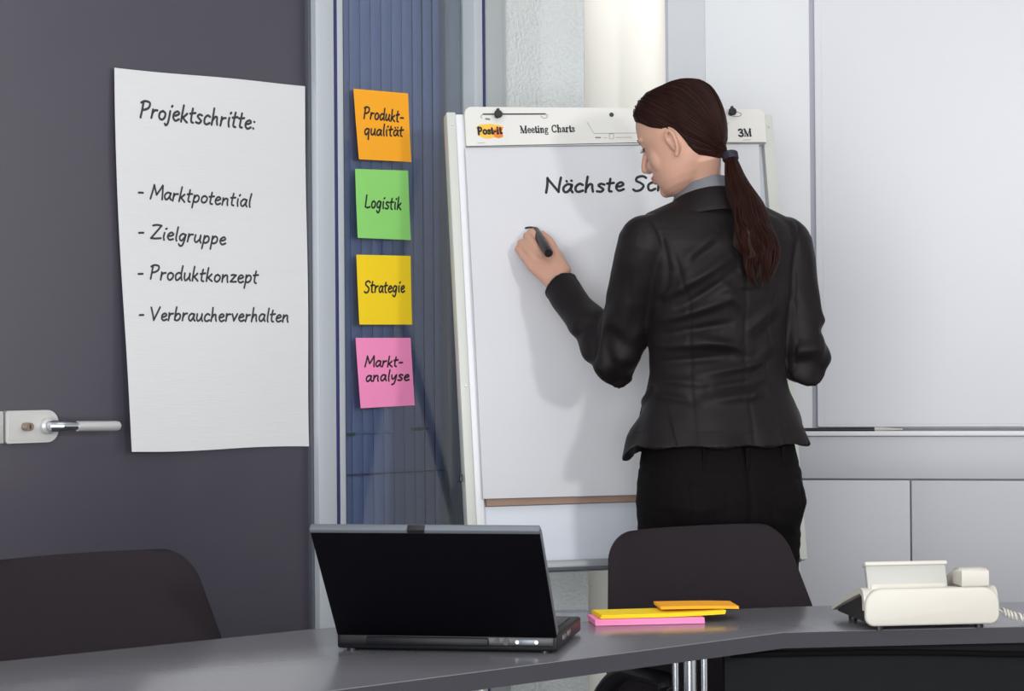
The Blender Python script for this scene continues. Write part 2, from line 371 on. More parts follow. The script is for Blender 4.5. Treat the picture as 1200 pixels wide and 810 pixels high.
# glazing: pane, blue slat blind behind it, cross lines
win = slab('window_1', sf2 - .004, sg2 + .006, .06, H - .05, .012, .018, M_GLASS, ML, bev=0)
blind = thing('vertical_blind', 'blue vertical slat blind hanging behind the tall glass pane', 'blind', ML)
x0b = sL(400); sp = (sL(491) - sL(404)) / 7
G().box(((x0b + sg2) / 2, .066, H / 2), (sg2 - x0b - .004, .008, H - .004), bev=.001).build('backing_panel', M_BLINDB, blind)
nsl = int((sL(531) - x0b) / sp) + 1
for i in range(nsl):
    cx = x0b + (i + .5) * sp; rr = Matrix.Rotation(R(0 if i < 8 else 6), 3, 'Z')
    g = G(); n = 6; a = []
    for k in range(n + 1):
        u = (k / n - .5) * sp * .94; a.append((u, .0022 * (2 * k / n - 1) ** 2))
    poly = a + [(p[0], p[1] + .002) for p in a[::-1]]
    g.prism(poly, .1, H - .06, lambda x, y, z: tuple(rr @ Vector((x, y, 0)) + Vector((cx, .042, z))))
    g.build('slat', M_BLIND, blind)
zc = on_plane(450, 556, ML)[1]
M_CROSS = mat('navy_line', rgb(58, 70, 108), .7)
G().box(((x0b + sg2) / 2, .036, zc), (sg2 - x0b, .003, .004)).build('cross_line', M_CROSS, blind)  # thin navy strip across the slats
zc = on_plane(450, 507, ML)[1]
G().box(((x0b + sg2) / 2, .036, zc), (sg2 - x0b, .006, .004)).build('cross_line', M_BLIND, blind)  # second thin strip higher up, in the slat blue
G().box((sL(417), .032, zc - .002), (sL(421) - sL(405), .006, .006)).build('reflection_dash', M_DKGREEN, blind, label='dark green reflection dash')  # this dash and the navy one stand in for reflections in the glass
G().box((sL(502), .034, zc + .004), (sL(511) - sL(493), .008, .008)).build('reflection_dash', M_GASKET, blind, label='navy reflection dash')
G().box((-1.25 - 1.5, .1, H / 2), (3, .2, H)).build('wall_left', M_WHITEWALL).matrix_world = ML
struct(bpy.data.objects['wall_left'])

# door lever set
hp = lambda px, py: on_plane(px, py, ML)
z0, z1 = hp(30, 519)[1], hp(30, 481)[1]; xa, xb = hp(-6, 500)[0], hp(64, 500)[0]
lock = thing('door_lever', 'satin steel lock plate with lever handle on the dark door', 'door handle', ML @ Matrix.Translation((0, 0, 0)))
def plate(x0, x1, z0, z1, y0, y1, r, n=8):
    p = [(x0 + .004, z0)]
    for k in range(n + 1):
        a = -pi / 2 + pi / 2 * k / n; p.append((x1 - r + r * cos(a), z0 + r + r * sin(a)))
    for k in range(n + 1):
        a = pi / 2 * k / n; p.append((x1 - r + r * cos(a), z1 - r + r * sin(a)))
    p += [(x0 + .004, z1), (x0, z1 - .004), (x0, z0 + .004)]
    return G().prism(p, y0, y1, lambda x, z, y: (x, y, z))
plate(hp(2, 500)[0], xb, z0, z1, -.016, -.001, .026).build('lock_plate', M_METAL, lock)
plate(hp(5, 500)[0], hp(60, 500)[0], z0 + .006, z1 - .006, -.0175, -.015, .022).build('plate_face', M_METAL, lock)
G().box((hp(-12, 500)[0], -.009, (z0 + z1) / 2), (hp(0, 500)[0] - hp(-24, 500)[0], .016, z1 - z0), bev=.003).build('keep_plate', M_METAL, lock)
cx, cz = hp(24, 500)
cyl = G().tube([(cx, -.014, cz), (cx, -.04, cz)], .0085, 20).build('key_cylinder', M_BRASS, lock)
G().box((cx, -.0405, cz), (.002, .002, .009)).build('key_slot', M_BLACKP, cyl)
cx, cz = hp(49, 499)
rose = G().tube([(cx, -.015, cz), (cx, -.03, cz), (cx, -.034, cz)], [.0165, .0165, .012], 28).build('rose', M_METAL, lock)
G().tube([(cx, -.03, cz), (cx, -.052, cz), (cx + .012, -.062, cz), (cx + .05, -.064, cz - .001)], [(.011, .011), (.012, .012), (.011, .011), (.0075, .0075)], 20).build('lever_neck', M_CHROME, lock)
xe = hp(122, 497)[0]
G().tube([(cx + .045, -.064, cz - .001), (xe - .01, -.064, cz - .003), (xe - .004, -.064, cz - .003), (xe, -.064, cz - .003)], [.0105, .0105, .009, .004], 20).build('lever_grip', M_METAL, lock)

# pillar of rough plaster beside the glazing, white niche wall behind
P592 = ML @ Vector((sf4, 0.0, 0)); P634 = ML @ Vector((sL(632), 0, 0))
pd = Vector((cos(R(8)), sin(R(8)), 0)); arc = []
P = P634.copy(); a = TH
for k in range(6):
    a -= (TH - 2) / 6; P = P + Vector((cos(R(a)), sin(R(a)), 0)) * .006; arc.append(P.copy())
d = ray(686, 300); # right edge of the pillar
t = 0
q = arc[-1]; dirp = Vector((cos(R(2)), sin(R(2)), 0))
k = (q.x * d.y - q.y * d.x) / (dirp.y * d.x - dirp.x * d.y); E = q + dirp * k
poly = [P592 + Vector((-.002, .0, 0))] + [P634] + arc + [E, E + Vector((.02, .55, 0)), P592 + Vector((-.35, .5, 0)), ML @ Vector((sf4, .09, 0))]
struct(G().prism([(p.x, p.y) for p in poly], 0, H).build('wall_pillar', M_PLASTER, ang=60))
# cable duct on the pillar
za, zb = at(668, 731, E.y)[2], at(668, 715.5, E.y)[2]
x0 = at(560, 722, E.y).x; x1 = at(689, 722, E.y).x
g = G().box(((x0 + x1) / 2 + .03, E.y - .03, (za + zb) / 2), (x1 - x0 - .06, .05, zb - za), bev=.004)
struct(g.build('trim_3', M_DUCT))

YB = 5.95
struct(G().box((.6, YB + .05, H / 2), (2.2, .1, H)).build('wall_back', M_WHITEWALL))
# cabinet wall at the right
MR = frame(at(829, 400, 5.55) * 1, -11.0); MR.translation.z = 0
rR = lambda px, py: on_plane(px, py, MR)
XE = 1.75
cab = thing('wall_cabinet', 'built in wall unit with white upper panel and pale grey lower doors', 'cabinet', MR)
zl0, zl1, zs = rR(1000, 511)[1], rR(1000, 504.5)[1], rR(1000, 562)[1]
x952 = rR(950.5, 300)[0]; x957 = rR(956.5, 300)[0]
def part(name, x0, x1, z0, z1, y0, y1, m, bev=.002, p=None):
    return G().box(((x0 + x1) / 2, (y0 + y1) / 2, (z0 + z1) / 2), (x1 - x0, y1 - y0, z1 - z0), bev=bev).build(name, m, p or cab)
part('carcass', 0.003, XE, 0, H, .022, .30, M_GAP)
part('upper_panel', 0, x952, zl1 + .002, H, 0, .022, M_CABW)
part('back_panel', x952 - .001, XE, zl1 + .004, H, .003, .022, M_GAP)
part('ledge', 0, XE, zl0, zl1 - .001, -.012, .022, M_CABW, .003)
part('fascia_panel', 0, XE, zs + .002, zl0 - .001, .0, .022, M_CABG)
xg = rR(1067.5, 610)[0]
part('door', 0, xg - .0018, .08, zs - .002, 0, .022, M_CABG)
part('door', xg + .0018, XE, .08, zs - .002, 0, .022, M_CABG)
part('plinth', 0.01, XE, 0, .075, .03, .06, M_CABG)
# angled filler between niche and cabinet
c0 = MR @ Vector((0, .0, 0)); c1 = at(786, 400, 5.585); c1.z = 0
g = G().prism([(c0.x, c0.y), (c1.x, c1.y), (c1.x + .01, c1.y + .2), (c0.x + .05, c0.y + .2)], 0, H)
g.build('side_panel', mat('shaded_white_laminate', rgb(208, 210, 216), .5)).parent = cab  # white laminate greyed in its colour, as the panel turns from the light
bpy.data.objects['side_panel'].matrix_local = MR.inverted()
c2 = at(782.5, 400, 5.585); c2.z = 0
o = G().prism([(c1.x, c1.y), (c2.x, c2.y), (c2.x + .02, c2.y + .2), (c1.x + .01, c1.y + .2)], 0, H).build('gap_strip', M_GAP, cab); o.matrix_local = MR.inverted()
# whiteboard
wb = thing('whiteboard', 'large blank whiteboard panel on the wall unit beyond the woman', 'whiteboard', MR)
zw = rR(1100, 500.5)[1]
part('frame', x957, XE - .01, zw, H - .1, -.012, .0025, M_WB, .004, wb)
part('writing_surface', x957 + .018, XE - .03, zw + .008, H - .12, -.0135, -.0115, M_WB, .0015, wb)
# thin rod on the ledge
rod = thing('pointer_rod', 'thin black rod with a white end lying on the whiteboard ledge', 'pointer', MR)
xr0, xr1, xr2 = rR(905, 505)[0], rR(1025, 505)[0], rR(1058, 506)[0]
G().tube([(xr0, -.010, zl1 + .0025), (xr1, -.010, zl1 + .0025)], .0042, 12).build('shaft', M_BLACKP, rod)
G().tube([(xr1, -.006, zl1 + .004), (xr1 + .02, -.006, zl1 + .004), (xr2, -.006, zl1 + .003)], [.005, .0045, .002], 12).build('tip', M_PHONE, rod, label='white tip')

struct(G().box((0, 3, -.05), (9, 9, .1)).build('floor', M_FLOOR))
struct(G().box((0, 3.3, H + .05), (9, 6.8, .1)).build('ceiling', M_CEIL))
struct(G().box((3.2, 3.6, H / 2), (.1, 6.2, H)).build('wall_right', M_WHITEWALL))

# ------------------------------------------------------------------ paper on the door wall
def sheet_fn(M, corners, curl):
    """bilinear sheet on plane y=0 of M; corners TL,TR,BR,BL as (x,z); curl(u,v) = distance off the wall"""
    c = [np.array(q) for q in corners]
    def S(u, v, lift=0):
        p = (c[0] * (1 - u) + c[1] * u) * (1 - v) + (c[3] * (1 - u) + c[2] * u) * v
        return (p[0], -(curl(min(1, max(0, u)), min(1, max(0, v))) + lift), p[1])
    # inverse map (x,z)->(u,v) by Newton steps
    def T(x, z, lift=.0006):
        u = v = .5
        for _ in range(6):
            p = (c[0] * (1 - u) + c[1] * u) * (1 - v) + (c[3] * (1 - u) + c[2] * u) * v
            du = (c[1] - c[0]) * (1 - v) + (c[2] - c[3]) * v; dv = (c[3] - c[0]) * (1 - u) + (c[2] - c[1]) * u
            e = np.array((x, z)) - p; det = du[0] * dv[1] - du[1] * dv[0]
            u += (e[0] * dv[1] - e[1] * dv[0]) / det; v += (du[0] * e[1] - du[1] * e[0]) / det
        return S(u, v, lift)
    return S, T
def sheet(S, nu, nv, th=.0006, edge=None):
    g = G(); E = edge or (lambda u, v: (u, v))
    v = [S(*E(i / nu, j / nv)) for j in range(nv + 1) for i in range(nu + 1)]
    b = [S(*E(i / nu, j / nv), -th) for j in range(nv + 1) for i in range(nu + 1)]
    n = len(v); W = nu + 1; f = []
    for j in range(nv):
        for i in range(nu):
            a = j * W + i; f.append((a, a + 1, a + 1 + W, a + W)); f.append((n + a, n + a + W, n + a + 1 + W, n + a + 1))
    rim = [i for i in range(W)] + [j * W + nu for j in range(1, nv + 1)] + [nv * W + i for i in range(nu - 1, -1, -1)] + [j * W for j in range(nv - 1, 0, -1)]
    for k in range(len(rim)):
        a, c = rim[k], rim[(k + 1) % len(rim)]; f.append((a, n + a, n + c, c))
    return g.add(v + b, f)
pL = lambda *q: [on_plane(x, y, ML) for x, y in q]
big = thing('chart_sheet', 'large white paper sheet listing project steps stuck on the dark door', 'paper', ML)
curl = lambda u, v: .003 + .004 * (1 - u) ** 2 + .022 * (1 - u) ** 3 * v ** 1.5 + .0025 * (1 + sin(9 * v + 2 * u)) + .004 * v * v
S, T = sheet_fn(ML, pL((132, 80), (355, 101), (360, 523.5), (145, 529)), curl)
edge = lambda u, v: (u + (.006 * sin(7 * v + .5) + .012 * sin(pi * v)) * (1 - u) * -1 + .006 * sin(5 * v) * u * (v) * (1 - v) * 4, v + .0012 * sin(8 * u) * (1 - v) + .003 * sin(6 * u) * v)
sheet(S, 30, 60, edge=edge).build('paper', M_PAPER, big, ang=80)
def line(par, T, M, text, a, b, cap, wd=2.6, m=None, name='handwriting'):
    g = G(); A, B = on_plane(*a, M), on_plane(*b, M); h = on_plane(a[0], a[1] - cap, M)[1] - A[1]
    write(g, text, A, B, h, wd * h / cap, T); return g.build(name, m or M_INK, par, recalc=False)
M_INKP = mat('felt_ink', rgb(58, 60, 66), .8)
for t, a, b, cap in (('Projektschritte:', (160, 138), (296, 152), 20), ('- Marktpotential', (157, 232), (292, 243), 16.5), ('- Zielgruppe', (157, 279), (262, 287), 16.5),
                     ('- Produktkonzept', (156, 327), (299, 332), 16.5), ('- Verbraucherverhalten', (156, 375.5), (335, 377.5), 16)):
    line(big, T, ML, t, a, b, cap, 2.5 if cap < 18 else 2.9, M_INKP)
notes = [('orange', M_ORANGE, [(414, 104), (478, 109.5), (480.5, 190), (418, 187)], [('Produkt-', (425, 139), (472, 143.5), 14), ('qualität', (425.5, 158.5), (471, 160), 13)]),
         ('green', M_GREEN, [(416, 198), (478, 200), (480, 281.5), (416.5, 279)], [('Logistik', (426.5, 243), (469, 246), 14.5)]),
         ('yellow', M_YELLOW, [(417.5, 298.5), (481, 300), (481.5, 380.5), (418.5, 380.5)], [('Strategie', (425.5, 343), (473, 342.5), 14)]),
         ('pink', M_PINK, [(416.5, 396), (481, 396), (484.5, 475), (420, 478.5)], [('Markt-', (426, 430), (471, 429.5), 12.5), ('analyse', (427, 447), (478, 446), 12.5)])]
words_ = {'orange': 'orange sticky note at the top of the column on the glass', 'green': 'green sticky note reading Logistik on the glass',
          'yellow': 'yellow sticky note reading Strategie on the glass between green and pink', 'pink': 'pink sticky note at the foot of the column on the glass'}
for nm, m, cs, ls in notes:
    MN = ML @ Matrix.Translation((0, .0105, 0)); pN = lambda *q: [on_plane(x, y, MN) for x, y in q]
    nt_ = thing('sticky_note', words_[nm], 'sticky note', MN, 'sticky notes on the glass')
    cu = lambda u, v: .0008 + .004 * v ** 1.6 + .004 * (1 - u) ** 2 * v
    S, T = sheet_fn(MN, pN(*cs), cu)
    sheet(S, 10, 14, .0004).build('paper', m, nt_, ang=80)
    for t, a, b, cap in ls: line(nt_, T, MN, t, a, b, cap, 2.2)

# ------------------------------------------------------------------ flip chart easel with its pad
BETA, YAW, ROLL = 10.5, 12.0, -.009
MF = Matrix.Translation(at(522, 133, 4.82)) @ Matrix.Rotation(R(YAW), 4, 'Z') @ Matrix.Rotation(R(-BETA), 4, 'X') @ Matrix.Rotation(ROLL, 4, 'Y')
bf = lambda px, py: on_plane(px, py, MF)
ez = thing('flipchart_easel', 'white flip chart easel the woman is writing on', 'easel', MF)
WD = bf(903, 131)[0]; HB = bf(640, 668)[1]
def fb(name, x0, x1, z0, z1, y0, y1, m, bev=.002, par=None):
    return G().box(((x0 + x1) / 2, (y0 + y1) / 2, (z0 + z1) / 2), (x1 - x0, y1 - y0, z1 - z0), bev=bev).build(name, m, par or ez)
fb('board', .02, WD - .01, HB + .012, -.004, .008, .024, M_BOARD)
for x0, x1, m, nm in ((0, .021, M_RAIL, 'outer_rail'), (.021, .041, M_RAILW, 'inner_rail'), (WD - .026, WD, M_RAIL, 'outer_rail')):
    rl = fb(nm, x0, x1, HB, 0 if nm == 'outer_rail' else -.003, -.012 if nm == 'outer_rail' else -.006, .03, m, .003)
    if nm == 'outer_rail':
        for zz in (-.03, -.62):
            G().tube([((x0 + x1) / 2 + .002, -.012, zz), ((x0 + x1) / 2 + .002, -.0145, zz)], [.0035, .0025], 14).build('screw', M_METAL, rl)
tr = fb('pen_tray', 0, WD - .03, HB - .004, HB + .016, -.05, .03, M_TRAY, .003)
fb('tray_lip', 0, WD - .03, HB - .008, HB + .0, -.055, -.046, M_DGASKET, .002, tr)
xk, zk = bf(541, 561)
fb('clamp', xk - .006, xk, zk - .008, zk + .008, -.012, .0, M_BLACKP, .001)
Mi = MF.inverted()
def leg(p0, p1):
    a = Vector(p0); b = Mi @ Vector(p1)
    G().tube([a, b], .0125, 14).build('leg', M_METAL, ez)
bl = MF @ Vector((.02, .02, HB)); br = MF @ Vector((WD - .02, .02, HB)); dn = (MF @ Vector((0, 0, -1)) - MF @ Vector((0, 0, 0)))
leg((.02, .02, HB + .1), bl + dn * (bl.z / -dn.z) + Vector((0, 0, .006))); leg((WD - .02, .02, HB + .1), br + dn * (br.z / -dn.z) + Vector((0, 0, .006)))
leg((WD / 2, .035, -.1), (.42, 5.32, .006))
# pad
pad = thing('chart_pad', 'pad of white chart paper with printed grey header hung on the easel', 'paper pad', MF)
xl, xr = bf(543, 150)[0], bf(893, 150)[0]; ztop = bf(560, 129)[1]; zhl = bf(543, 175)[1]; zhr = bf(893, 170.5)[1]
r = .016; pts = []
for k in range(7): a = pi - pi / 2 * k / 6; pts.append((xl + r + r * cos(a), ztop - r + r * sin(a)))
for k in range(7): a = pi / 2 - pi / 2 * k / 6; pts.append((xr - r + r * cos(a), ztop - r + r * sin(a)))
pts += [(xr, zhr), (xl, zhl)]
YH = -.024
hd = G().prism(pts, YH, .004, lambda x, z, y: (x, y, z)).build('header', M_HEADER, pad)
Th = lambda x, z: (x, YH - .0006, z)
cb = [bf(565, 590), bf(893, 579)]
zb_l = bf(565, 594)[1]; zb_r = zb_l + .0
G().prism([(xl + .006, zhl), (xr - .03, zhr), (xr - .03, zb_l), (xl + .006, zb_l)], -.010, .006, lambda x, z, y: (x, y, z)).build('backing_board', M_CARD, pad, label='brown card backing board')
sc_ = [bf(543.5, 175.5), bf(887, 171), bf(900, 577), bf(564.5, 586)]
cu = lambda u, v: .0155 + .006 * (1 - u) ** 4 * sin(pi * min(1, v * 1.1)) + .004 * v ** 3
S, TF = sheet_fn(MF, sc_, cu)
sheet(S, 24, 30, .004).build('top_sheet', M_PAPERB, pad, ang=80)
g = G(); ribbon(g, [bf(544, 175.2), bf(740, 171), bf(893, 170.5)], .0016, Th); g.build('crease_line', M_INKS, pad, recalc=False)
line(pad, TF, MF, 'Nächste Schritte', (637, 228.6), (829, 223.5), 17.5, 3.0)
line(pad, TF, MF, '-', (612, 275), (622, 274), 14, 2.4)
g = G(); a, b = bf(607, 159.6), bf(671, 158); roman(g, 'Meeting Charts', a, b, bf(607, 151.4)[1] - a[1], Th, 1.7); g.build('printed_title', M_INK, pad, recalc=False)
g = G(); a, b = bf(862, 163.5), bf(877.5, 163); roman(g, '3M', a, b, bf(862, 155)[1] - a[1], Th, 1.25, {'M': 1.5}); g.build('printed_logo', M_INK, pad, recalc=False)
# logo blot
def blot(pp, y): return G().add([(lambda q: (q[0], y, q[1]))(bf(*p)) for p in pp], [tuple(range(len(pp)))])
lg = blot([(555, 153), (560, 150), (566, 149.3), (572, 148.8), (578, 150), (584, 150.6), (587.5, 152.5), (586, 157), (587, 164), (582, 166), (577, 164.5), (571, 166), (566, 165.8), (562, 164), (557.5, 162.5), (559, 158.5)], YH - .0006).build('printed_logo', M_LOGOY, pad, recalc=False)
blot([(574, 157), (580, 153), (587, 152.8), (585.8, 157), (587, 163.8), (582, 165.6), (577, 164)], YH - .0009).build('logo_patch', M_LOGOO, lg, recalc=False)
g = G(); a, b = bf(557.5, 161.3), bf(586, 160.3); roman(g, 'Post-it', a, b, bf(557, 153)[1] - a[1], lambda x, z: (x, YH - .0013, z), 1.5, {'s': 1.7, 't': 1.4, 'i': 1.4, '-': .9}); g.build('logo_lettering', M_INK, lg, recalc=False)
# printed hanging slots, line art, small print
g = G(); ribbon(g, [bf(564, 137.6), bf(636, 137.3)], .0034, Th); g.build('slot', M_INKS, pad, recalc=False)
M_GREYP = mat('grey_print', rgb(128, 128, 132), .8)
def pr_(name, pts, wd):
    g = G(); ribbon(g, pts, wd, Th); g.build(name, M_GREYP, pad, recalc=False)
pr_('slot_outline', [bf(562, 142.5), bf(561, 140), bf(563, 137.8)], .0014); pr_('printed_mark', [bf(567, 143), bf(571, 143.5)], .004)
pr_('slot_outline', spl([bf(631, 139.5), bf(634, 142), bf(638, 141.5), bf(638.5, 138.5), bf(635, 137)]), .0014)
pr_('slot_outline', spl([bf(854, 135.5), bf(861, 135.3), bf(865, 137.5), bf(862, 140), bf(855, 140)]), .0016)
pr_('printed_line', [bf(685, 147), bf(693, 160), bf(742, 159.5)], .0010); pr_('printed_line', [bf(844, 159), bf(850, 147)], .0010)
pr_('printed_square', [bf(711, 160.5), bf(716, 160.5), bf(716, 166), bf(711, 166), bf(711, 160.5)], .0012)
pr_('printed_mark', [bf(695, 164.8), bf(700.5, 164.8)], .003); pr_('printed_mark', [bf(704, 164.9), bf(709, 164.9)], .0008); pr_('printed_mark', [bf(718.5, 164.7), bf(737, 164.5)], .001)
pr_('printed_mark', [bf(557, 171.5), bf(566, 170.8)], .0008); pr_('printed_mark', [bf(867, 167.6), bf(876, 167.4)], .001)
x, z = bf(713.5, 138.2); G().tube([(x, YH - .0004, z), (x, YH - .0012, z)], .0052, 18).build('hole', M_INKS, pad)
for px, py in ((580, 139.5), (852.5, 136.5)):
    x, z = bf(px, py); k = G().tube([(x, YH + .002, z), (x, YH - .008, z), (x, YH - .016, z), (x, YH - .018, z)], [.006, .006, .0095, .008], 18).build('clamp_knob', M_BLACKP, ez)
    G().box((x, YH - .012, z + .008), (.006, .008, .01), bev=.001).build('knob_tab', M_BLACKP, k)

# ------------------------------------------------------------------ table
ZT = .74
near = [(-1.30, 2.185), (-.261, 3.07), (.08, 3.359), (.457, 3.679), (.884, 3.732), (1.6, 3.81)]
far = [(1.6, 4.17), (.90, 4.093), (.578, 4.062), (.446, 4.035), (.20, 3.92), (.09, 3.823), (.03, 3.812), (-.20, 3.80), (-.30, 3.80), (-.35, 3.775), (-.806, 3.397), (-1.72, 2.64)]
tb = thing('conference_table', 'anthracite angled conference table in front with chrome legs', 'table', frame((0, 0, 0), 0))
def roundslab(poly, z0, z1, bev):
    bm = bmesh.new(); vs = [bm.verts.new((x, y, z0)) for x, y in poly]; f = bm.faces.new(vs)
    r_ = bmesh.ops.extrude_face_region(bm, geom=[f]); 
    for v in [e for e in r_['geom'] if isinstance(e, bmesh.types.BMVert)]: v.co.z = z1
    ed = [e for e in bm.edges if abs(e.verts[0].co.z - e.verts[1].co.z) < 1e-6]
    bmesh.ops.bevel(bm, geom=ed, offset=bev, segments=2, profile=.5, affect='EDGES')
    bm.verts.index_update(); g = G().add([v.co for v in bm.verts], [[v.index for v in f.verts] for f in bm.faces]); bm.free(); return g
top = roundslab(near + far, ZT - .028, ZT, .0015).build('table_top', M_TABLE, tb)
# edge band along the near side
eb = G(); Pn = [Vector((x, y, 0)) for x, y in near]
off = []
for i, p in enumerate(Pn):
    t = (Pn[min(i + 1, len(Pn) - 1)] - Pn[max(i - 1, 0)]).normalized(); off.append(p + Vector((t.y, -t.x, 0)) * .0016)
eb.prism([(p.x, p.y) for p in Pn] + [(p.x, p.y) for p in off[::-1]], ZT - .0275, ZT - .0012).build('edge_band', M_EDGE, tb)
def tleg(x, y, deg):
    M = frame((x, y, 0), deg)
    e = G().tube([(0, 0, .02), (0, 0, ZT - .03)], .0115, 24); 
    lg_ = e.build('leg', M_CHROME, tb, M)
    for sx in (-.0245, .0245):
        G().tube([(sx, 0, .02), (sx, 0, ZT - .03)], .0062, 18).build('side_tube', M_CHROME, lg_)
    G().box((0, 0, .012), (.09, .06, .024), bev=.006).build('foot', M_CHROME, lg_)
    G().box((0, 0, ZT - .034), (.1, .09, .01), bev=.002).build('mount_plate', M_BLACKP, lg_)
tleg(.299, 3.688, 0); tleg(-1.2, 2.62, 40); tleg(1.5, 3.9, 6)
a, b = Vector((.36, 3.700, 0)), Vector((1.55, 3.833, 0)); dd = (b - a).normalized(); nn = Vector((-dd.y, dd.x, 0))
G().prism([((a).x, a.y), (b.x, b.y), ((b + nn * .018).x, (b + nn * .018).y), ((a + nn * .018).x, (a + nn * .018).y)], .28, ZT - .03).build('modesty_panel', M_PANEL, tb)
pts = [Vector((.37, 3.692, .700)) + dd * (1.1 * k / 24) + Vector((0, 0, -.012 * math.exp(-((k - 13) / 5) ** 2))) for k in range(25)]
G().tube(pts, .005, 10).build('cable', mat('black_rubber', rgb(12, 12, 13), .9, spec=.1), tb)

# ------------------------------------------------------------------ laptop
def on_table(px, py): 
    d = ray(px, py); return CAM + d * ((ZT - CAM.z) / d.z)
c0 = on_table(392, 766.5); c1 = on_table(651, 765.5)
LY = -10.0
ML2 = frame(((c0.x + c1.x) / 2 + .002, (c0.y + c1.y) / 2 + .012, ZT), LY)
LDZ = -.005; LW = .360; LD = .262
lap = thing('laptop', 'open black laptop seen from behind on the table', 'laptop', ML2)
bs = G().box((0, LD / 2, .0165), (LW, LD, .025), bev=.004).build('base', M_LAPBASE, lap)
G().box((0, LD / 2 + .02, .0294), (LW - .03, LD - .09, .002), bev=.0008).build('keyboard', M_BLACKP, lap)
G().box((0, .0, .019), (LW - .01, .008, .016), bev=.003).build('rear_strip', M_LAPTRIM if False else M_BLACKP, lap)
for sx in (-1, 1):
    G().tube([(sx * .135 - .02, .006, .031), (sx * .135 + .02, .006, .031)], .0065, 16).build('hinge', M_LAPBASE, lap)
    for sy in (.012, LD - .02): G().tube([(sx * (LW / 2 - .022), sy, 0), (sx * (LW / 2 - .022), sy, .01)], .008, 14).build('rubber_foot', M_BLACKP, lap)
bt = G().box((-.03, -.004, .018), (.2, .008, .014), bev=.003).build('battery', M_LAPBASE, lap)
pt = G().box((.132, -.003, .019), (.036, .006, .010), bev=.003).build('video_port', M_LAPTRIM, lap)
for sx in (-.0155, .0155): G().tube([(.132 + sx, -.006, .019), (.132 + sx, -.008, .019)], .0032, 10).build('port_screw', M_METAL, pt)
G().tube([(.098, -.003, .019), (.098, -.006, .019)], .0055, 14).build('power_jack', M_BLACKP, lap)
G().tube([(.083, -.003, .021), (.083, -.006, .021)], .004, 14).build('power_jack', M_BLACKP, lap)
for k, yy in enumerate((.05, .1)): G().box((LW / 2, yy + .02, .019), (.003, .03, .008), bev=.001).build('side_port', M_LAPTRIM, lap)
ang = R(42)
MLid = Matrix.Translation((0, .006, .030)) @ Matrix.Rotation(ang, 4, 'X'); LH = .245
lid = G().box((0, -.0045, LH / 2), (LW, .009, LH), bev=.004).build('lid', M_LAPTOP, lap, MLid)
G().box((0, -.002, LH - .0015), (LW, .0135, .010), bev=.003).build('lid_trim', M_LAPTRIM, lid, label='grey trim strip')
G().box((LW / 2 - .0015, -.001, LH / 2), (.005, .011, LH - .01), bev=.002).build('lid_trim', M_LAPTRIM, lid, label='grey trim strip')
G().box((-.012, -.004, LH + .001), (.028, .012, .008), bev=.002).build('latch', M_BLACKP, lid)
G().box((0, .0008, LH / 2), (LW - .02, .002, LH - .03), bev=.0005).build('screen', M_SCREEN, lid)

# ------------------------------------------------------------------ sticky note pads on the table
def padstack(name, label, M, wx, wy, th, m, bend=0, nsheet=6):
    rt = thing(name, label, 'sticky notes', M, 'sticky note pads on the table')
    g = G(); nx = 16
    for k in range(nsheet):
        z0 = th * k / nsheet; z1 = th * (k + .93) / nsheet; jx = random.uniform(-.0008, .0008); jy = random.uniform(-.0008, .0008)
        v = []; f = []
        for i in range(nx + 1):
            u = i / nx; x = (u - .5) * wx + jx; lift = bend * max(0, (u - .45) / .55) ** 2 * (1 + .25 * k / nsheet)
            for (yy, zz) in ((-wy / 2 + jy, z0), (wy / 2 + jy, z0), (wy / 2 + jy, z1), (-wy / 2 + jy, z1)): v.append((x, yy, zz + lift))
        for i in range(nx):
            for q in range(4): f.append((i * 4 + q, i * 4 + (q + 1) % 4, (i + 1) * 4 + (q + 1) % 4, (i + 1) * 4 + q))
        f.append((0, 1, 2, 3)); f.append(tuple(nx * 4 + q for q in (3, 2, 1, 0)))
        g.add(v, f)
    g.build('sheets', m, rt, ang=30)
    return rt
p0 = on_table(686, 732); p1 = on_table(815, 733.5)
mid = (p0 + p1) / 2
def padM(xc, yc, z, deg): return frame((xc, yc, z), deg)
padstack('sticky_note_pad', 'pink sticky note pad at the bottom of the small pile on the table', padM(mid.x + .012, mid.y + .045, ZT + .0005, 7), .195, .085, .010, M_PINK, nsheet=4)
padstack('sticky_note_pad', 'yellow sticky note pad with lifted end lying on the pink pad', padM(mid.x + .036, mid.y + .062, ZT + .0112, 9), .225, .085, .0065, M_YELLOW, bend=.0025, nsheet=3)
padstack('sticky_note_pad', 'orange sticky note pad on top of the yellow pad', padM(mid.x + .105, mid.y + .088, ZT + .0226, 5), .14, .085, .005, M_ORANGE, bend=-.0015, nsheet=2)

# ------------------------------------------------------------------ telephone
q0 = on_table(1014, 738); q1 = on_table(1168, 737)
MP = frame((q0.x + (q1.x - q0.x) / 2, (q0.y + q1.y) / 2, ZT), 7); PW = (q1 - q0).length + .012
ph = thing('desk_phone', 'cream desk telephone seen from behind at the table end', 'telephone', MP)
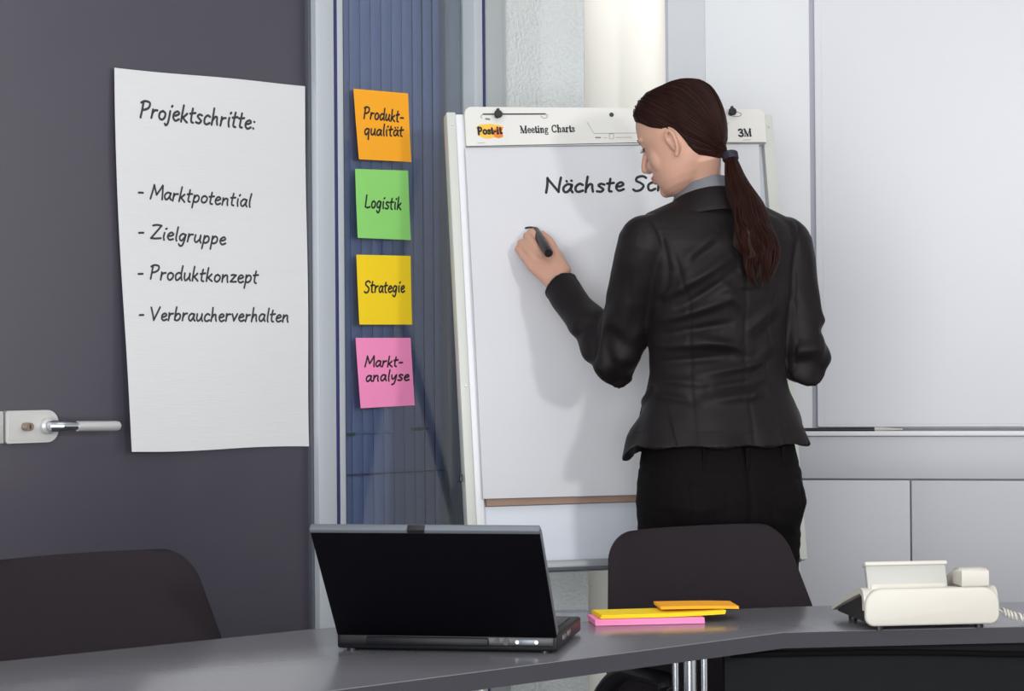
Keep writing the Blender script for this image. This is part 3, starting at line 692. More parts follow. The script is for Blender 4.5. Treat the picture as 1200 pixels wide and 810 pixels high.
# body: bent shell, rear wall + sloping key deck; cross section in (y, z), extruded along x with rounded ends
prof = [(.0, .034), (-.003, .05), (.0, .060), (.008, .069), (.022, .071), (.05, .064), (.12, .045), (.2, .020), (.205, .016), (.2, .013), (.12, .037), (.05, .055), (.022, .061), (.012, .058), (.009, .05), (.008, .034)]
xs = [-PW / 2, -PW / 2 + .002, -PW / 2 + .006, PW / 2 - .006, PW / 2 - .002, PW / 2]; shr = [.012, .004, 0, 0, .004, .012]
g = G(); rings = []
for x, s_ in zip(xs, shr):
    cyy = sum(p[0] for p in prof) / len(prof); rings.append([(x, y, z) for y, z in prof])
g.loft(rings).build('shell', M_PHONE, ph, ang=50)
# rear wall with rounded corners
pr = []
wr, hr, rc = PW / 2, .068, .016
for (cx, cz, a0) in ((wr - rc, .008 + rc, -90), (wr - .03, hr - .03 + .004, 0), (-wr + .03, hr - .03 + .004, 90), (-wr + rc, .008 + rc, 180)):
    rad = rc if a0 in (-90, 180) else .03
    for k in range(7): a = R(a0 + 90 * k / 6); pr.append((cx + rad * cos(a), cz + rad * sin(a)))
bm_ = roundslab(pr, 0, .012, .004); 
bm_.v = [(x, -.012 + z, y) for x, y, z in bm_.v]
bm_.build('rear_wall', M_PHONE, ph, ang=50)
G().prism([(.012, .012), (.19, .012), (.19, .017), (.05, .052), (.02, .058)], -PW / 2 + .008, PW / 2 - .008, lambda y, z, x: (x, y, z)).build('underside', M_PHONED, ph, label='dark underside')
for sx in (-PW / 2 + .03, PW / 2 - .03):
    for sy in (.01, .17): G().tube([(sx, sy, 0), (sx, sy, .013)], .008, 14).build('rubber_foot', M_BLACKP, ph)
sx = (1012 - 1089) / 675; 
dx0, dx1 = -.106, .036
Md = Matrix.Translation((0, .008, .050)) @ Matrix.Rotation(R(-20), 4, 'X')
dsp = G().box(((dx0 + dx1) / 2, .006, .032), (dx1 - dx0, .014, .064), bev=.003).build('display_unit', M_PHONEG, ph, Md)
G().box(((dx0 + dx1) / 2, .004, .064), (dx1 - dx0 + .004, .02, .007), bev=.002).build('display_cap', M_PHONE, dsp)
G().box(((dx0 + dx1) / 2, -.002, .022), (dx1 - dx0 - .01, .004, .012), bev=.001).build('display_step', M_PHONE, dsp)
# cradle notch ridge
G().box((.004 - .001, -.006, .066), (PW * .3, .006, .006), bev=.002).build('notch_rim', M_PHONE, ph)
# handset with earpiece and mouthpiece
hs = thing('phone_handset', 'cream handset resting in the cradle of the desk telephone', 'handset', MP @ Matrix.Translation((.0755, .0, 0)))
pth = spl([(0, .012, .085), (0, .05, .088), (0, .1, .074), (0, .16, .056), (0, .19, .048)], 5)
g = G(); g.tube([tuple(p) for p in pth], [(.021, .011)] * len(pth), 20, up=(0, 0, 1))
g.build('grip', M_PHONE, hs, ang=60)
e1 = roundslab([(-.024, -.012), (.024, -.012), (.026, .03), (-.026, .03)], .0715, .1005, .004)
e1.v = [(x, y, z + (.008 * (1 - (x / .026) ** 2) if z > .09 else 0)) for x, y, z in e1.v]
e1.build('earpiece', M_PHONE, hs, ang=60)
roundslab([(-.024, .16), (.024, .16), (.024, .205), (-.024, .205)], .037, .06, .007).build('mouthpiece', M_PHONE, hs, ang=60)
# coiled cord
cd = []
s0 = (MP @ Vector((PW / 2 - .004, .03, .03)))
for k in range(26):
    t = k / 25; cd.append(s0 + Vector((.02 + .03 * t, .03 * t, -.016 * t)) * t)
base = [s0, s0 + Vector((.012, .002, .0)), s0 + Vector((.024, .004, -.007))]
cen = spl([tuple(base[-1]), tuple(s0 + Vector((.06, .01, -.018))), tuple(s0 + Vector((.14, .02, -.02))), tuple(s0 + Vector((.24, .03, -.021)))], 40)
coil = []
for k, c in enumerate(cen):
    a = k * .75; coil.append(Vector(c) + Vector((0, cos(a), sin(a))) * .0062)
cordg = G().tube(base + coil, .0021, 6)
cordg.build('coiled_cord', M_PHONE, ph, MP.inverted())

# ------------------------------------------------------------------ armchairs
def make_chair(label, M):
    ch = thing('armchair', label, 'chair', M, 'chairs behind the table')
    nv, nu = 40, 40; zb, zt = .44, .88; lean = tan(R(17))
    def hw(v):
        z = v
        base_ = .306 - .102 * v; return base_
    def pt(u, v, side):
        # u in -1..1, v 0..1 ; rounded top corners by pulling the row height
        rcor = .055; z = zb + (zt - zb) * v; h_ = hw(v)
        x = u * h_
        dz = zt - z
        if dz < rcor: h2 = h_ - rcor + math.sqrt(max(0, rcor ** 2 - (rcor - dz) ** 2)); x = u * h2
        y = (z - zb) * lean - .075 * (abs(u) ** 2.2) * (.62 - .2 * v) + .02 * (1 - v) ** 2
        th = .042 * (1 - .35 * abs(u) ** 4) * min(1, .35 + (1 - v) * 9) ** .5
        ed = max(0, 1 - max(abs(u) ** 10, v ** 14))
        return (x, y + side * th / 2 * ed ** .5, z)
    g = G(); rings = []
    us = [sin(pi / 2 * (2 * k / nu - 1)) for k in range(nu + 1)]
    for j in range(nv + 1):
        v = 1 - (1 - j / nv) ** 1.7
        v = min(v, .9995)
        rings.append([pt(u, v, -1) for u in us] + [pt(u, v, 1) for u in us[::-1]])
    g.loft(rings); g.build('backrest', M_FABRIC, ch, ang=80)
    st = roundslab([(-.22, -.27), (.22, -.27), (.275, -.2), (.275, .0), (.2, .05), (-.2, .05), (-.275, .0), (-.275, -.2)], .42, .475, .02); st.build('seat', M_FABRIC, ch, ang=60)
    for s in (-1, 1):
        q = spl([(s * .30, .02, .50), (s * .305, -.03, .6), (s * .305, -.1, .648), (s * .305, -.17, .65), (s * .305, -.23, .645), (s * .305, -.24, .6), (s * .29, -.21, .46), (s * .25, -.17, .43)], 6)
        ar = G().tube([tuple(p) for p in q], [(.022, .014)] * len(q), 14, up=(0, .3, .95)).build('armrest', M_BLACKP, ch)
    G().tube([(0, -.18, .06), (0, -.18, .42)], .028, 20).build('column', M_CHROME, ch)
    for k in range(5):
        a = 2 * pi * k / 5 + .3; d_ = Vector((cos(a), sin(a), 0)); c_ = Vector((0, -.18, 0))
        lg_ = G().tube([c_ + Vector((0, 0, .1)), c_ + d_ * .15 + Vector((0, 0, .09)), c_ + d_ * .27 + Vector((0, 0, .07))], [.022, .018, .013], 12).build('leg', M_CHROME, ch)
        G().tube([c_ + d_ * .27 + Vector((-d_.y * .012, d_.x * .012, .028)), c_ + d_ * .27 + Vector((d_.y * .012, -d_.x * .012, .028))], .028, 18).build('castor', M_BLACKP, lg_)
    return ch
def chair_at(px, py, Y, deg):
    p = at(px, py, Y); return frame((p.x, p.y, 0), deg)
make_chair('charcoal upholstered armchair between the table and the woman', chair_at(854, 700, 4.10, 31))
make_chair('charcoal upholstered armchair in front of the dark door', chair_at(131, 700, 3.62, 38))

# ------------------------------------------------------------------ the woman
PX, PY, PYAW = .422, 4.45, 23.0
MW = frame((PX, PY, 0), PYAW); MWi = MW.inverted()
wm = thing('person', 'woman in black suit with brown ponytail writing on the flip chart', 'person', MW)
def Lp(px, py, Y): return MWi @ at(px, py, Y)
def ring(cx, cy, z, a, b, n=40, e=2.2, tilt=0):
    out = []
    for k in range(n):
        t = 2 * pi * k / n; c, s = cos(t), sin(t)
        x = a * math.copysign(abs(c) ** (2 / e), c); y = b * math.copysign(abs(s) ** (2 / e), s)
        out.append((cx + x, cy + y, z + tilt * y))
    return out
HEADM = None
# --- arm joints
LS = Vector((-.158, .0, 1.428)); RS = Vector((.158, -.005, 1.428))
LE = Lp(722, 424, 4.47); LWr = Lp(655, 334, 4.635)
RE = Lp(944, 424, 4.49); RWr = Lp(890, 395, 4.70)
# --- hand joints (left, writing)
Kn = {'index': (637.5, 290, 4.722), 'middle': (630, 293, 4.705), 'ring': (622.5, 298, 4.700), 'pinky': (617, 305, 4.702)}
Fg = {'index': [(636.5, 291, 4.722), (624, 273.5, 4.752), (621.5, 272.5, 4.776), (624, 276, 4.789)],
      'middle': [(630, 293, 4.705), (618.5, 277.5, 4.742), (619, 278.5, 4.768), (626, 282, 4.782)],
      'ring': [(622.5, 298, 4.700), (611, 285.5, 4.740), (612.5, 287, 4.768), (620, 291, 4.784)],
      'pinky': [(617, 305, 4.702), (607.5, 292.5, 4.735), (609.5, 294, 4.762), (617, 297, 4.780)],
      'thumb': [(661, 317, 4.662), (651, 297, 4.70), (643.5, 283, 4.735), (635, 273.5, 4.772)]}
Rad = {'index': [.0098, .0092, .0082, .0066], 'middle': [.010, .0094, .0083, .0066], 'ring': [.0098, .0090, .008, .0064], 'pinky': [.009, .0082, .0073, .006], 'thumb': [.0135, .0115, .0105, .0072]}
body = G(); arms = G()
# torso (under the jacket)
TR = [(1.53, -.012, .02, .058, .055), (1.50, -.004, .01, .085, .06), (1.465, 0, .0, .125, .07), (1.42, 0, 0, .15, .085), (1.36, 0, .004, .148, .10), (1.28, 0, .004, .138, .098), (1.20, 0, .0, .128, .088), (1.12, 0, -.002, .14, .098), (1.03, 0, -.002, .150, .100), (.95, 0, -.002, .155, .100), (.88, 0, -.004, .155, .100), (.83, 0, 0, .15, .10)]
body.loft([ring(cx, cy, z, a, b) for z, cx, cy, a, b in TR])
# head frame
HM = MWi @ (Matrix.Translation(at(800, 164.5, 4.435)) @ Matrix.Rotation(R(90 + 63), 4, 'Z') @ Matrix.Rotation(R(20), 4, 'Y') @ Matrix.Scale(.945, 4))
hT = lambda p: HM @ Vector(p)
HS = [(.117, .006, -.022, .020), (.112, .040, -.052, .044), (.101, .064, -.076, .060), (.084, .080, -.090, .071), (.06, .089, -.096, .0755), (.035, .0925, -.097, .076), (.018, .0905, -.096, .0755), (.004, .086, -.093, .0745),
      (-.012, .0865, -.089, .0725), (-.03, .0875, -.082, .069), (-.048, .088, -.070, .067), (-.064, .0865, -.055, .0635), (-.08, .0845, -.036, .057), (-.094, .079, -.014, .047), (-.103, .072, .010, .033), (-.108, .060, .03, .018)]
rings = []
for z, xf, xb, wd in HS:
    n = 48; q = []
    xc = xf - (xf - xb) * .50
    for k in range(n):
        t = 2 * pi * k / n; c, s = cos(t), sin(t)
        ex = 2.15 if c > 0 else 2.2
        rx = (xf - xc) if c > 0 else (xc - xb)
        lowf = max(0, min(1, (.02 - z) / .1)) if c > 0 else 0
        xx = xc + rx * math.copysign(abs(c) ** (2 / ex), c); yy = wd * math.copysign(abs(s) ** (2 / (ex - .35 * lowf)), s)
        q.append(hT((xx, yy, z)))
    rings.append(q)
head = G(); head.loft(rings[::-1])
# nose, brow, lips, chin, cheeks, eyelids, ears
head.tube([hT((.083, 0, .018)), hT((.095, 0, .0)), hT((.104, 0, -.018)), hT((.107, 0, -.0265)), hT((.096, 0, -.034))], [.0055, .0062, .007, .0078, .006], 14, dome=True)
for s in (-1, 1):
    head.ell(hT((.090, s * .0105, -.030)), (.0095, .0075, .0072), HM.to_3x3()); head.ell(hT((.079, s * .018, -.030)), (.013, .012, .016), HM.to_3x3())
    head.ell(hT((.0715, s * .030, .027)), (.0145, .024, .009), HM.to_3x3())
    head.ell(hT((.068, s * .031, .012)), (.0145, .0145, .0105), HM.to_3x3())
    head.ell(hT((.048, s * .040, -.026)), (.024, .023, .036), HM.to_3x3())
head.ell(hT((.0875, 0, -.0515)), (.0085, .018, .0055), HM.to_3x3()); head.ell(hT((.0858, 0, -.062)), (.0085, .016, .006), HM.to_3x3())
head.ell(hT((.074, 0, -.090)), (.014, .019, .014), HM.to_3x3())
for s in (-1, 1):
    E = lambda x, y, z: hT((-.006 + .7 * x, s * (.0725 + y), z - .017))
    head.ell(E(.002, .002, .002), (.012, .006, .026), HM.to_3x3() @ Matrix.Rotation(R(12), 3, 'Y'))
    pts = spl([(.014, .004, .004), (.015, .009, .016), (.006, .013, .027), (-.008, .015, .025), (-.014, .0155, .010), (-.011, .012, -.008), (-.003, .008, -.020), (.004, .005, -.026)], 5)
    head.tube([E(*p) for p in pts], [.0042] * len(pts), 10, dome=True)
    head.ell(E(.003, .006, -.024), (.006, .005, .007), HM.to_3x3())
# neck
head.tube([hT((-.018, 0, -.005)), hT((-.022, 0, -.05)), Vector((-.032, .012, 1.575)), Vector((-.012, .0, 1.53)), Vector((0, 0, 1.48))], [(.048, .052), (.046, .050), (.045, .050), (.050, .054), (.075, .065)], 32, up=(0, 1, .2))
for q in (head,): body.v += []; 
body.add(head.v, head.f)
# arms
def limb(g, pts, rad, n=20): g.tube(pts, rad, n, dome=True)
limb(body, [LS, LS.lerp(LE, .3), LS.lerp(LE, .7), LE, LE.lerp(LWr, .3), LE.lerp(LWr, .8), LWr], [.038, .04, .04, .037, .037, .028, .0255])
limb(body, [RS, RS.lerp(RE, .3), RS.lerp(RE, .7), RE, RE.lerp(RWr, .3), RE.lerp(RWr, .8), RWr], [.038, .04, .04, .037, .037, .028, .0255])
# left hand: palm as loft of ellipses between wrist and knuckle row
hand = G()
kI, kP = Lp(*Kn['index']), Lp(*Kn['pinky']); across = (kI - kP).normalized(); mk = (kI + kP) / 2
fwd = (mk - LWr).normalized(); nrm = fwd.cross(across).normalized()
rings = []
for t, a, b in ((-.12, .026, .021), (.05, .0265, .020), (.3, .031, .0185), (.55, .0355, .017), (.8, .0365, .0145), (1.0, .0345, .0115), (1.06, .029, .008)):
    c = LWr.lerp(mk, t) + across * (.003 if .2 < t < .7 else 0)
    rings.append([c + across * (a * cos(2 * pi * k / 28)) + nrm * (b * sin(2 * pi * k / 28)) for k in range(28)])
hand.loft(rings)
for f, js in Fg.items():
    P_ = [Lp(j[0], j[1], j[2] - (.0, .002, .008, .0125)[i_]) for i_, j in enumerate(js)]
    if f == 'thumb': P_[0] = P_[0]
    q = spl([tuple(p) for p in P_], 4); rr = Rad[f]; rad = []
    for i in range(len(q)):
        t = i / 4; k = min(int(t), 2); rad.append(rr[k] + (rr[k + 1] - rr[k]) * (t - k))
    hand.tube([tuple(p) for p in q], rad, 14, dome=True)
    if f != 'thumb':
        hand.tube([LWr.lerp(mk, .35), P_[0]], [.011, rr[0] * 1.02], 12, dome=True)
    else: hand.tube([LWr.lerp(mk, .1), P_[0], P_[1]], [.018, .0165, .0125], 14, dome=True)
body.add(hand.v, hand.f)
# right hand, hidden in front of her: loosely closed
fw = (RWr - RE).normalized(); ac = fw.cross(Vector((0, 0, 1))).normalized(); nr = ac.cross(fw)
rings = [[RWr + fw * t + ac * (a * cos(2 * pi * k / 24)) * (1) + nr * (b * sin(2 * pi * k / 24)) for k in range(24)] for t, a, b in ((-.01, .026, .02), (.03, .034, .017), (.07, .038, .014), (.09, .036, .011))]
body.loft(rings)
for i in range(4):
    b0 = RWr + fw * .085 + ac * (-.028 + .0187 * i); L_ = (.038, .044, .041, .033)[i]
    body.tube([b0, b0 + fw * L_ * .8 - nr * .012, b0 + fw * L_ * .9 - nr * .036, b0 + fw * L_ * .4 - nr * .05], [.0088, .0083, .0076, .006], 12, dome=True)
b0 = RWr + fw * .03 - ac * .03
body.tube([b0, b0 + fw * .03 - ac * .02 - nr * .01, b0 + fw * .055 - ac * .022 - nr * .02, b0 + fw * .08 - ac * .012 - nr * .03], [.013, .011, .0095, .007], 12, dome=True)
# legs and feet
LEGS = {}
for s in (-1, 1):
    J = [Vector((s * .088, -.004, .90)), Vector((s * .092, 0, .72)), Vector((s * .088, .01, .49)), Vector((s * .085, -.012, .33)), Vector((s * .082, -.01, .11))]
    LEGS[s] = J
    limb(body, J, [.078, .074, .050, .048, .034])
    body.tube([Vector((s * .082, -.03, .075)), Vector((s * .084, .04, .055)), Vector((s * .086, .11, .026)), Vector((s * .086, .16, .022))], [(.03, .028), (.034, .027), (.04, .018), (.03, .012)], 18, up=(0, 0, 1), dome=True)
me = remesh(body, 'body', .0024, 8, .5)
# sockets and fine shaping on the head
n = len(me.vertices); co = np.empty(n * 3, np.float32); me.vertices.foreach_get('co', co); co = co.reshape(-1, 3)
HMi = np.array(HM.inverted()); hc = co @ HMi[:3, :3].T + HMi[:3, 3]
fwd_w = np.array(HM.to_3x3() @ Vector((1, 0, 0)))
def gauss(c, s): return np.exp(-(((hc - np.array(c)) / np.array(s)) ** 2).sum(1))
d = np.zeros(n)
for s in (-1, 1):
    d -= .0045 * gauss((.088, s * .019, .012), (.02, .008, .009)) + .0022 * gauss((.088, s * .033, -.003), (.02, .014, .005)) + .003 * gauss((.09, s * .022, -.046), (.02, .008, .014))
    d -= .0015 * gauss((.088, s * .033, .022), (.02, .018, .003))
d -= .0028 * gauss((.094, 0, -.0568), (.02, .018, .0018)) + .003 * gauss((.093, 0, -.074), (.02, .022, .006))
co += d[:, None] * fwd_w
me.vertices.foreach_set('co', co.ravel()); me.update()
bodyo = mobj('body', me, M_SKIN, wm)
bvh = BVHTree.FromPolygons([Vector(v) for v in head.v], [list(f) for f in head.f])
bvh = BVHTree.FromObject(bodyo, bpy.context.evaluated_depsgraph_get())
# lashes, brows, lips as small parts
for s in (-1, 1):
    def on_face(y, z):
        h_ = bvh.ray_cast(hT((.2, y, z)), (HM.to_3x3() @ Vector((-1, 0, 0))).normalized())
        return h_[0] if h_[0] else hT((.09, y, z))
    off_ = HM.to_3x3() @ Vector((.001, 0, 0))
    P_ = [on_face(s * (.02 + .024 * k / 8), .0085 - .003 * sin(pi * k / 8)) + off_ for k in range(9)]
    g = G().tube(P_, [.0006] + [.0011] * 7 + [.0007], 8)
    for p in P_[1:]:
        g.tube([p, p + HM.to_3x3() @ Vector((.005, s * .003, -.002)), p + HM.to_3x3() @ Vector((.008, s * .005, -.0015))], [.0005, .0004, .0002], 5)
    g.build('eyelashes', M_LASH, wm)
    P_ = [on_face(s * (.016 + .032 * k / 8), .027 + .006 * sin(pi * (k / 8) ** .8)) + off_ * .3 for k in range(9)]
    G().tube(P_, [(.0022, .0010)] * 8 + [(.001, .0006)], 8).build('eyebrow', M_LASH, wm)
for nm, zc, yy, hh in (('upper_lip', -.0522, .019, .0036), ('lower_lip', -.0612, .017, .0042)):
    P_ = [on_face(yy * (k / 5 - 1), zc) for k in range(11)]
    G().tube([p - HM.to_3x3() @ Vector((.0012, 0, 0)) for p in P_], [(hh * (1 - abs(k / 5 - 1) ** 2) + .0006, .0026 * (1 - abs(k / 5 - 1) ** 2) + .0006) for k in range(11)], 10, up=HM.to_3x3() @ Vector((1, 0, 0))).build('lips', M_LIP, wm)

# --- hair
tie = HMi @ np.array([*(MWi @ at(852, 184, 4.50)), 1]); tieL = Vector(tie[:3]); tieL.y = max(-.02, min(.02, tieL.y))
tieL = Vector((-.090, 0, -.072))
CEN = Vector((-.006, 0, .028))
def hairline(az):
    """lowest elevation of the hair for azimuth az (0 = face front, pi = nape), degrees"""
    a = abs(az) * 180 / pi
    xs_ = [0, 22, 45, 62, 78, 92, 104, 113, 126, 142, 160, 180]
    ys_ = [30, 28, 20, 7, -2, -3, -8, -46, -54, -56, -57, -58]
    return R(float(np.interp(a, xs_, ys_)))
def skull(dirL, off):
    o_ = hT(CEN); dw = (HM.to_3x3() @ dirL).normalized()
    h_ = bvh.ray_cast(o_ + dw * .25, -dw, .3)
    rr_ = .25 - h_[3] if h_[0] else .09
    return o_ + dw * (min(rr_, .125) + off)
def dirv(az, el): return Vector((cos(az) * cos(el), sin(az) * cos(el), sin(el)))
NA, NE = 96, 26
g = G(); rings = []
radt = [[0] * NA for _ in range(NE + 1)]
smooth_r = np.zeros((NE + 1, NA))
for j in range(NE + 1):
    for i in range(NA):
        az = -pi + 2 * pi * i / NA; e0 = hairline(az); el = e0 + (R(89) - e0) * (j / NE) ** .9
        p = skull(dirv(az, el), 0); smooth_r[j, i] = (p - hT(CEN)).length
for _ in range(3):
    smooth_r = (np.roll(smooth_r, 1, 1) + 2 * smooth_r + np.roll(smooth_r, -1, 1)) / 4
def hair_pt(az, el, off):
    e0 = hairline(az); f = max(0, min(1, (el - e0) / max(1e-4, (R(89) - e0)))) ** (1 / .9) * NE
    fi = (az + pi) / (2 * pi) * NA; i0 = int(fi) % NA; i1 = (i0 + 1) % NA; j0 = min(int(f), NE - 1); a = f - j0; b = fi - int(fi)
    r_ = (smooth_r[j0, i0] * (1 - b) + smooth_r[j0, i1] * b) * (1 - a) + (smooth_r[j0 + 1, i0] * (1 - b) + smooth_r[j0 + 1, i1] * b) * a
    return hT(CEN + dirv(az, el) * (r_ / .945 + off))
def bulge(az, el):
    f = min(1, (el - hairline(az)) / R(22)); back = max(0, -cos(az))
    return .0012 + .006 * f ** .7 + .003 * back * f + .005 * max(0, cos(az)) * min(1, f * 3)
for j in range(NE + 1):
    rings.append([hair_pt(-pi + 2 * pi * i / NA, hairline(-pi + 2 * pi * i / NA) + (R(89) - hairline(-pi + 2 * pi * i / NA)) * (j / NE) ** .9, bulge(-pi + 2 * pi * i / NA, hairline(-pi + 2 * pi * i / NA) + (R(89) - hairline(-pi + 2 * pi * i / NA)) * (j / NE) ** .9) - .002) for i in range(NA)])
inner = [[hT(CEN) + (p - hT(CEN)) * .93 for p in rings[0]]]
g.loft(inner + rings)
# strands from the hairline and parting over the skull to the tie
tdir = (tieL - CEN).normalized()
taz, tel = math.atan2(tdir.y, tdir.x), math.asin(tdir.z)
def strand(az, el, o0, rad=.0011):
    d0 = dirv(az, el); pts = []
    N_ = 22
    for k in range(N_ + 1):
        t = k / N_; dd_ = d0.slerp(tdir, t * .97) if d0.angle(tdir) > .05 else tdir
        a_ = math.atan2(dd_.y, dd_.x); e_ = max(math.asin(max(-1, min(1, dd_.z))), hairline(a_) + R(.3))
        pts.append(hair_pt(a_, e_, bulge(a_, e_) + o0))
    pts[-1] = hT(tieL) .lerp(pts[-1], .35)
    g.tube(pts, [rad * .5] + [rad] * (N_ - 1) + [rad * .8], 5, cap=False)
for i in range(260):
    az = -pi + 2 * pi * (i + random.random() * .6) / 260
    if abs(az) > R(135): continue
    strand(az, hairline(az) + R(random.uniform(.2, 1.5)), -.0009)
for i in range(420):
    az = random.uniform(-R(160), R(160)); el = random.uniform(hairline(az), R(80))
    strand(az, el, random.uniform(-.0012, .0002), random.uniform(.0008, .0013))
# gathered bundle running into the tie
nb = hT(tieL)
hair = g.build('hair', M_HAIR, wm, ang=60)
# ponytail
T0 = nb; tpx = [(852, 185), (860, 205), (872, 238), (883, 272), (890, 300), (894, 337)]
tY = [None, 4.372, 4.345, 4.338, 4.342, 4.35]
def tail_path():
    out = [T0]
    for (x, y), Y in zip(tpx[1:], tY[1:]): out.append(Lp(x, y, Y))
    return out
TP = [Vector(p) for p in spl([tuple(p) for p in tail_path()], 8)]
d0 = (TP[0] - TP[1]).normalized()
wids = np.interp(np.linspace(0, 1, len(TP)), [0, .06, .2, .4, .65, .85, 1], [.011, .013, .020, .031, .044, .044, .026])
deps = np.interp(np.linspace(0, 1, len(TP)), [0, .06, .2, .4, .65, .85, 1], [.010, .013, .020, .022, .02, .016, .010])
upv = MWi.to_3x3() @ Vector((0, -1, 0))
pg = G().tube(TP[:-8], [(a * .8, b * .78) for a, b in zip(wids, deps)][:-8], 24, up=upv)
LK = []
for i in range(26):
    LK.append((random.uniform(0, 2 * pi), math.sqrt(random.uniform(.1, .85)), random.choice((.80, .86, .9, .94, .97, 1.0)), random.uniform(0, 6.28), random.uniform(.002, .0065), random.uniform(.16, .30)))
for i in range(420):
    la, lr, ll, lp, lam, lsp = LK[i % 26]
    ja, jr = random.uniform(0, 2 * pi), math.sqrt(random.random()) * lsp
    ox, oy = cos(la) * lr + cos(ja) * jr, sin(la) * lr + sin(ja) * jr; cxl, cyl = cos(la) * lr, sin(la) * lr
    n_ = max(8, int(len(TP) * min(1, ll + random.uniform(-.05, .02)))); pts = []; fl = random.uniform(0, .0012)
    for k in range(n_):
        t = (TP[min(k + 1, len(TP) - 1)] - TP[max(k - 1, 0)]).normalized(); N_ = (upv - t * upv.dot(t)).normalized(); B_ = t.cross(N_)
        e_ = max(0, (k / (n_ - 1) - .72) / .28) ** 1.5 * .75
        w_ = (lam + fl) * sin(k * .42 + lp) * min(1, (k / 20) ** 1.5)
        x_, y_ = ox * (1 - e_) + cxl * e_, oy * (1 - e_) + cyl * e_
        pts.append(TP[k] + B_ * (x_ * wids[k] + w_) + N_ * (y_ * deps[k] + w_ * .4))
    pg.tube(pts, [random.uniform(.0011, .0018)] * (n_ - 3) + [.001, .0008, .0003], 5, cap=False)
pg.build('ponytail', M_HAIR, wm, ang=60)
# hair tie: small torus of three coils
tg = G(); ax = (TP[2] - TP[0]).normalized(); u1 = ax.orthogonal().normalized(); u2 = ax.cross(u1)
for q in (-.005, 0, .005):
    tg.tube([TP[0] + ax * (q + .004) + (u1 * cos(2 * pi * k / 24) + u2 * sin(2 * pi * k / 24)) * .0135 for k in range(25)], .0036, 10)
tg.build('hair_tie', M_TIE, wm)

# --- jacket
jk = G()
JR = [(1.552, -.012, .014, .060, .060), (1.535, -.007, .010, .073, .066), (1.515, -.004, .006, .103, .075), (1.497, 0, .004, .150, .082), (1.475, 0, .002, .176, .088), (1.445, 0, 0, .182, .098), (1.40, 0, .0, .172, .108), (1.345, 0, .004, .160, .116), (1.28, 0, .004, .151, .110),
      (1.22, 0, .0, .1435, .102), (1.18, 0, -.002, .144, .102), (1.14, 0, -.004, .153, .110), (1.09, 0, -.006, .172, .124), (1.05, -.002, -.006, .190, .136), (1.028, -.004, -.006, .200, .143)]
def hem(z, x, y): return z
jr = [ring(cx, cy, z, a, b, 56, 2.25) for z, cx, cy, a, b in JR]
jr[-1] = [(x, y, z - .030 * max(0, min(1, (-x - .05) / .12)) * max(0, min(1, (y + .02) / .08))) for x, y, z in jr[-1]]
inn = [[(x * .93, y * .92, z + .004) for x, y, z in jr[-1]], [(x * .93, y * .92, z) for x, y, z in jr[-2]], [(x * .90, y * .9, z) for x, y, z in ring(0, -.004, 1.10, .172, .122, 56, 2.25)]]
jk.loft(jr + inn)
for s in (-1, 1):
    S_, E_, W_ = (LS, LE, LWr) if s < 0 else (RS, RE, RWr)
    S_ = Vector((s * .158, S_.y, 1.444))
    jk.tube([Vector((s * .06, .004, 1.515)), Vector((s * .11, .002, 1.490)), Vector((s * .158, 0, 1.464))], [(.05, .026), (.055, .030), (.052, .036)], 24, up=(0, 0, 1), dome=True); up_d = (E_ - S_).normalized(); fo = (W_ - E_).normalized()
    P_ = [S_ - up_d * .004, S_.lerp(E_, .15), S_.lerp(E_, .4), S_.lerp(E_, .7), S_.lerp(E_, .92), E_ + (up_d - fo) * .004, E_.lerp(W_, .12), E_.lerp(W_, .4), E_.lerp(W_, .7), W_ - fo * .004]
    rr_ = [.060, .060, .0545, .0505, .049, .048, .047, .043, .039, .0355]
    jk.tube(P_[:], rr_, 28, dome=False)
    jk.ell(S_, (.058, .060, .058))
    # cuff recess is left to the solid end; a rim ring gives the hem
    ax = fo; u1 = ax.orthogonal().normalized(); u2 = ax.cross(u1)
    jk.tube([W_ - fo * .006 + (u1 * cos(2 * pi * k / 28) + u2 * sin(2 * pi * k / 28)) * .0345 for k in range(29)], .0035, 8)
me = remesh(jk, 'jacket', .0036, 5, .5)
n = len(me.vertices); co = np.empty(n * 3, np.float32); me.vertices.foreach_get('co', co); co = co.reshape(-1, 3).astype(float)
no = np.empty(n * 3, np.float32); me.vertices.foreach_get('normal', no); no = no.reshape(-1, 3).astype(float)
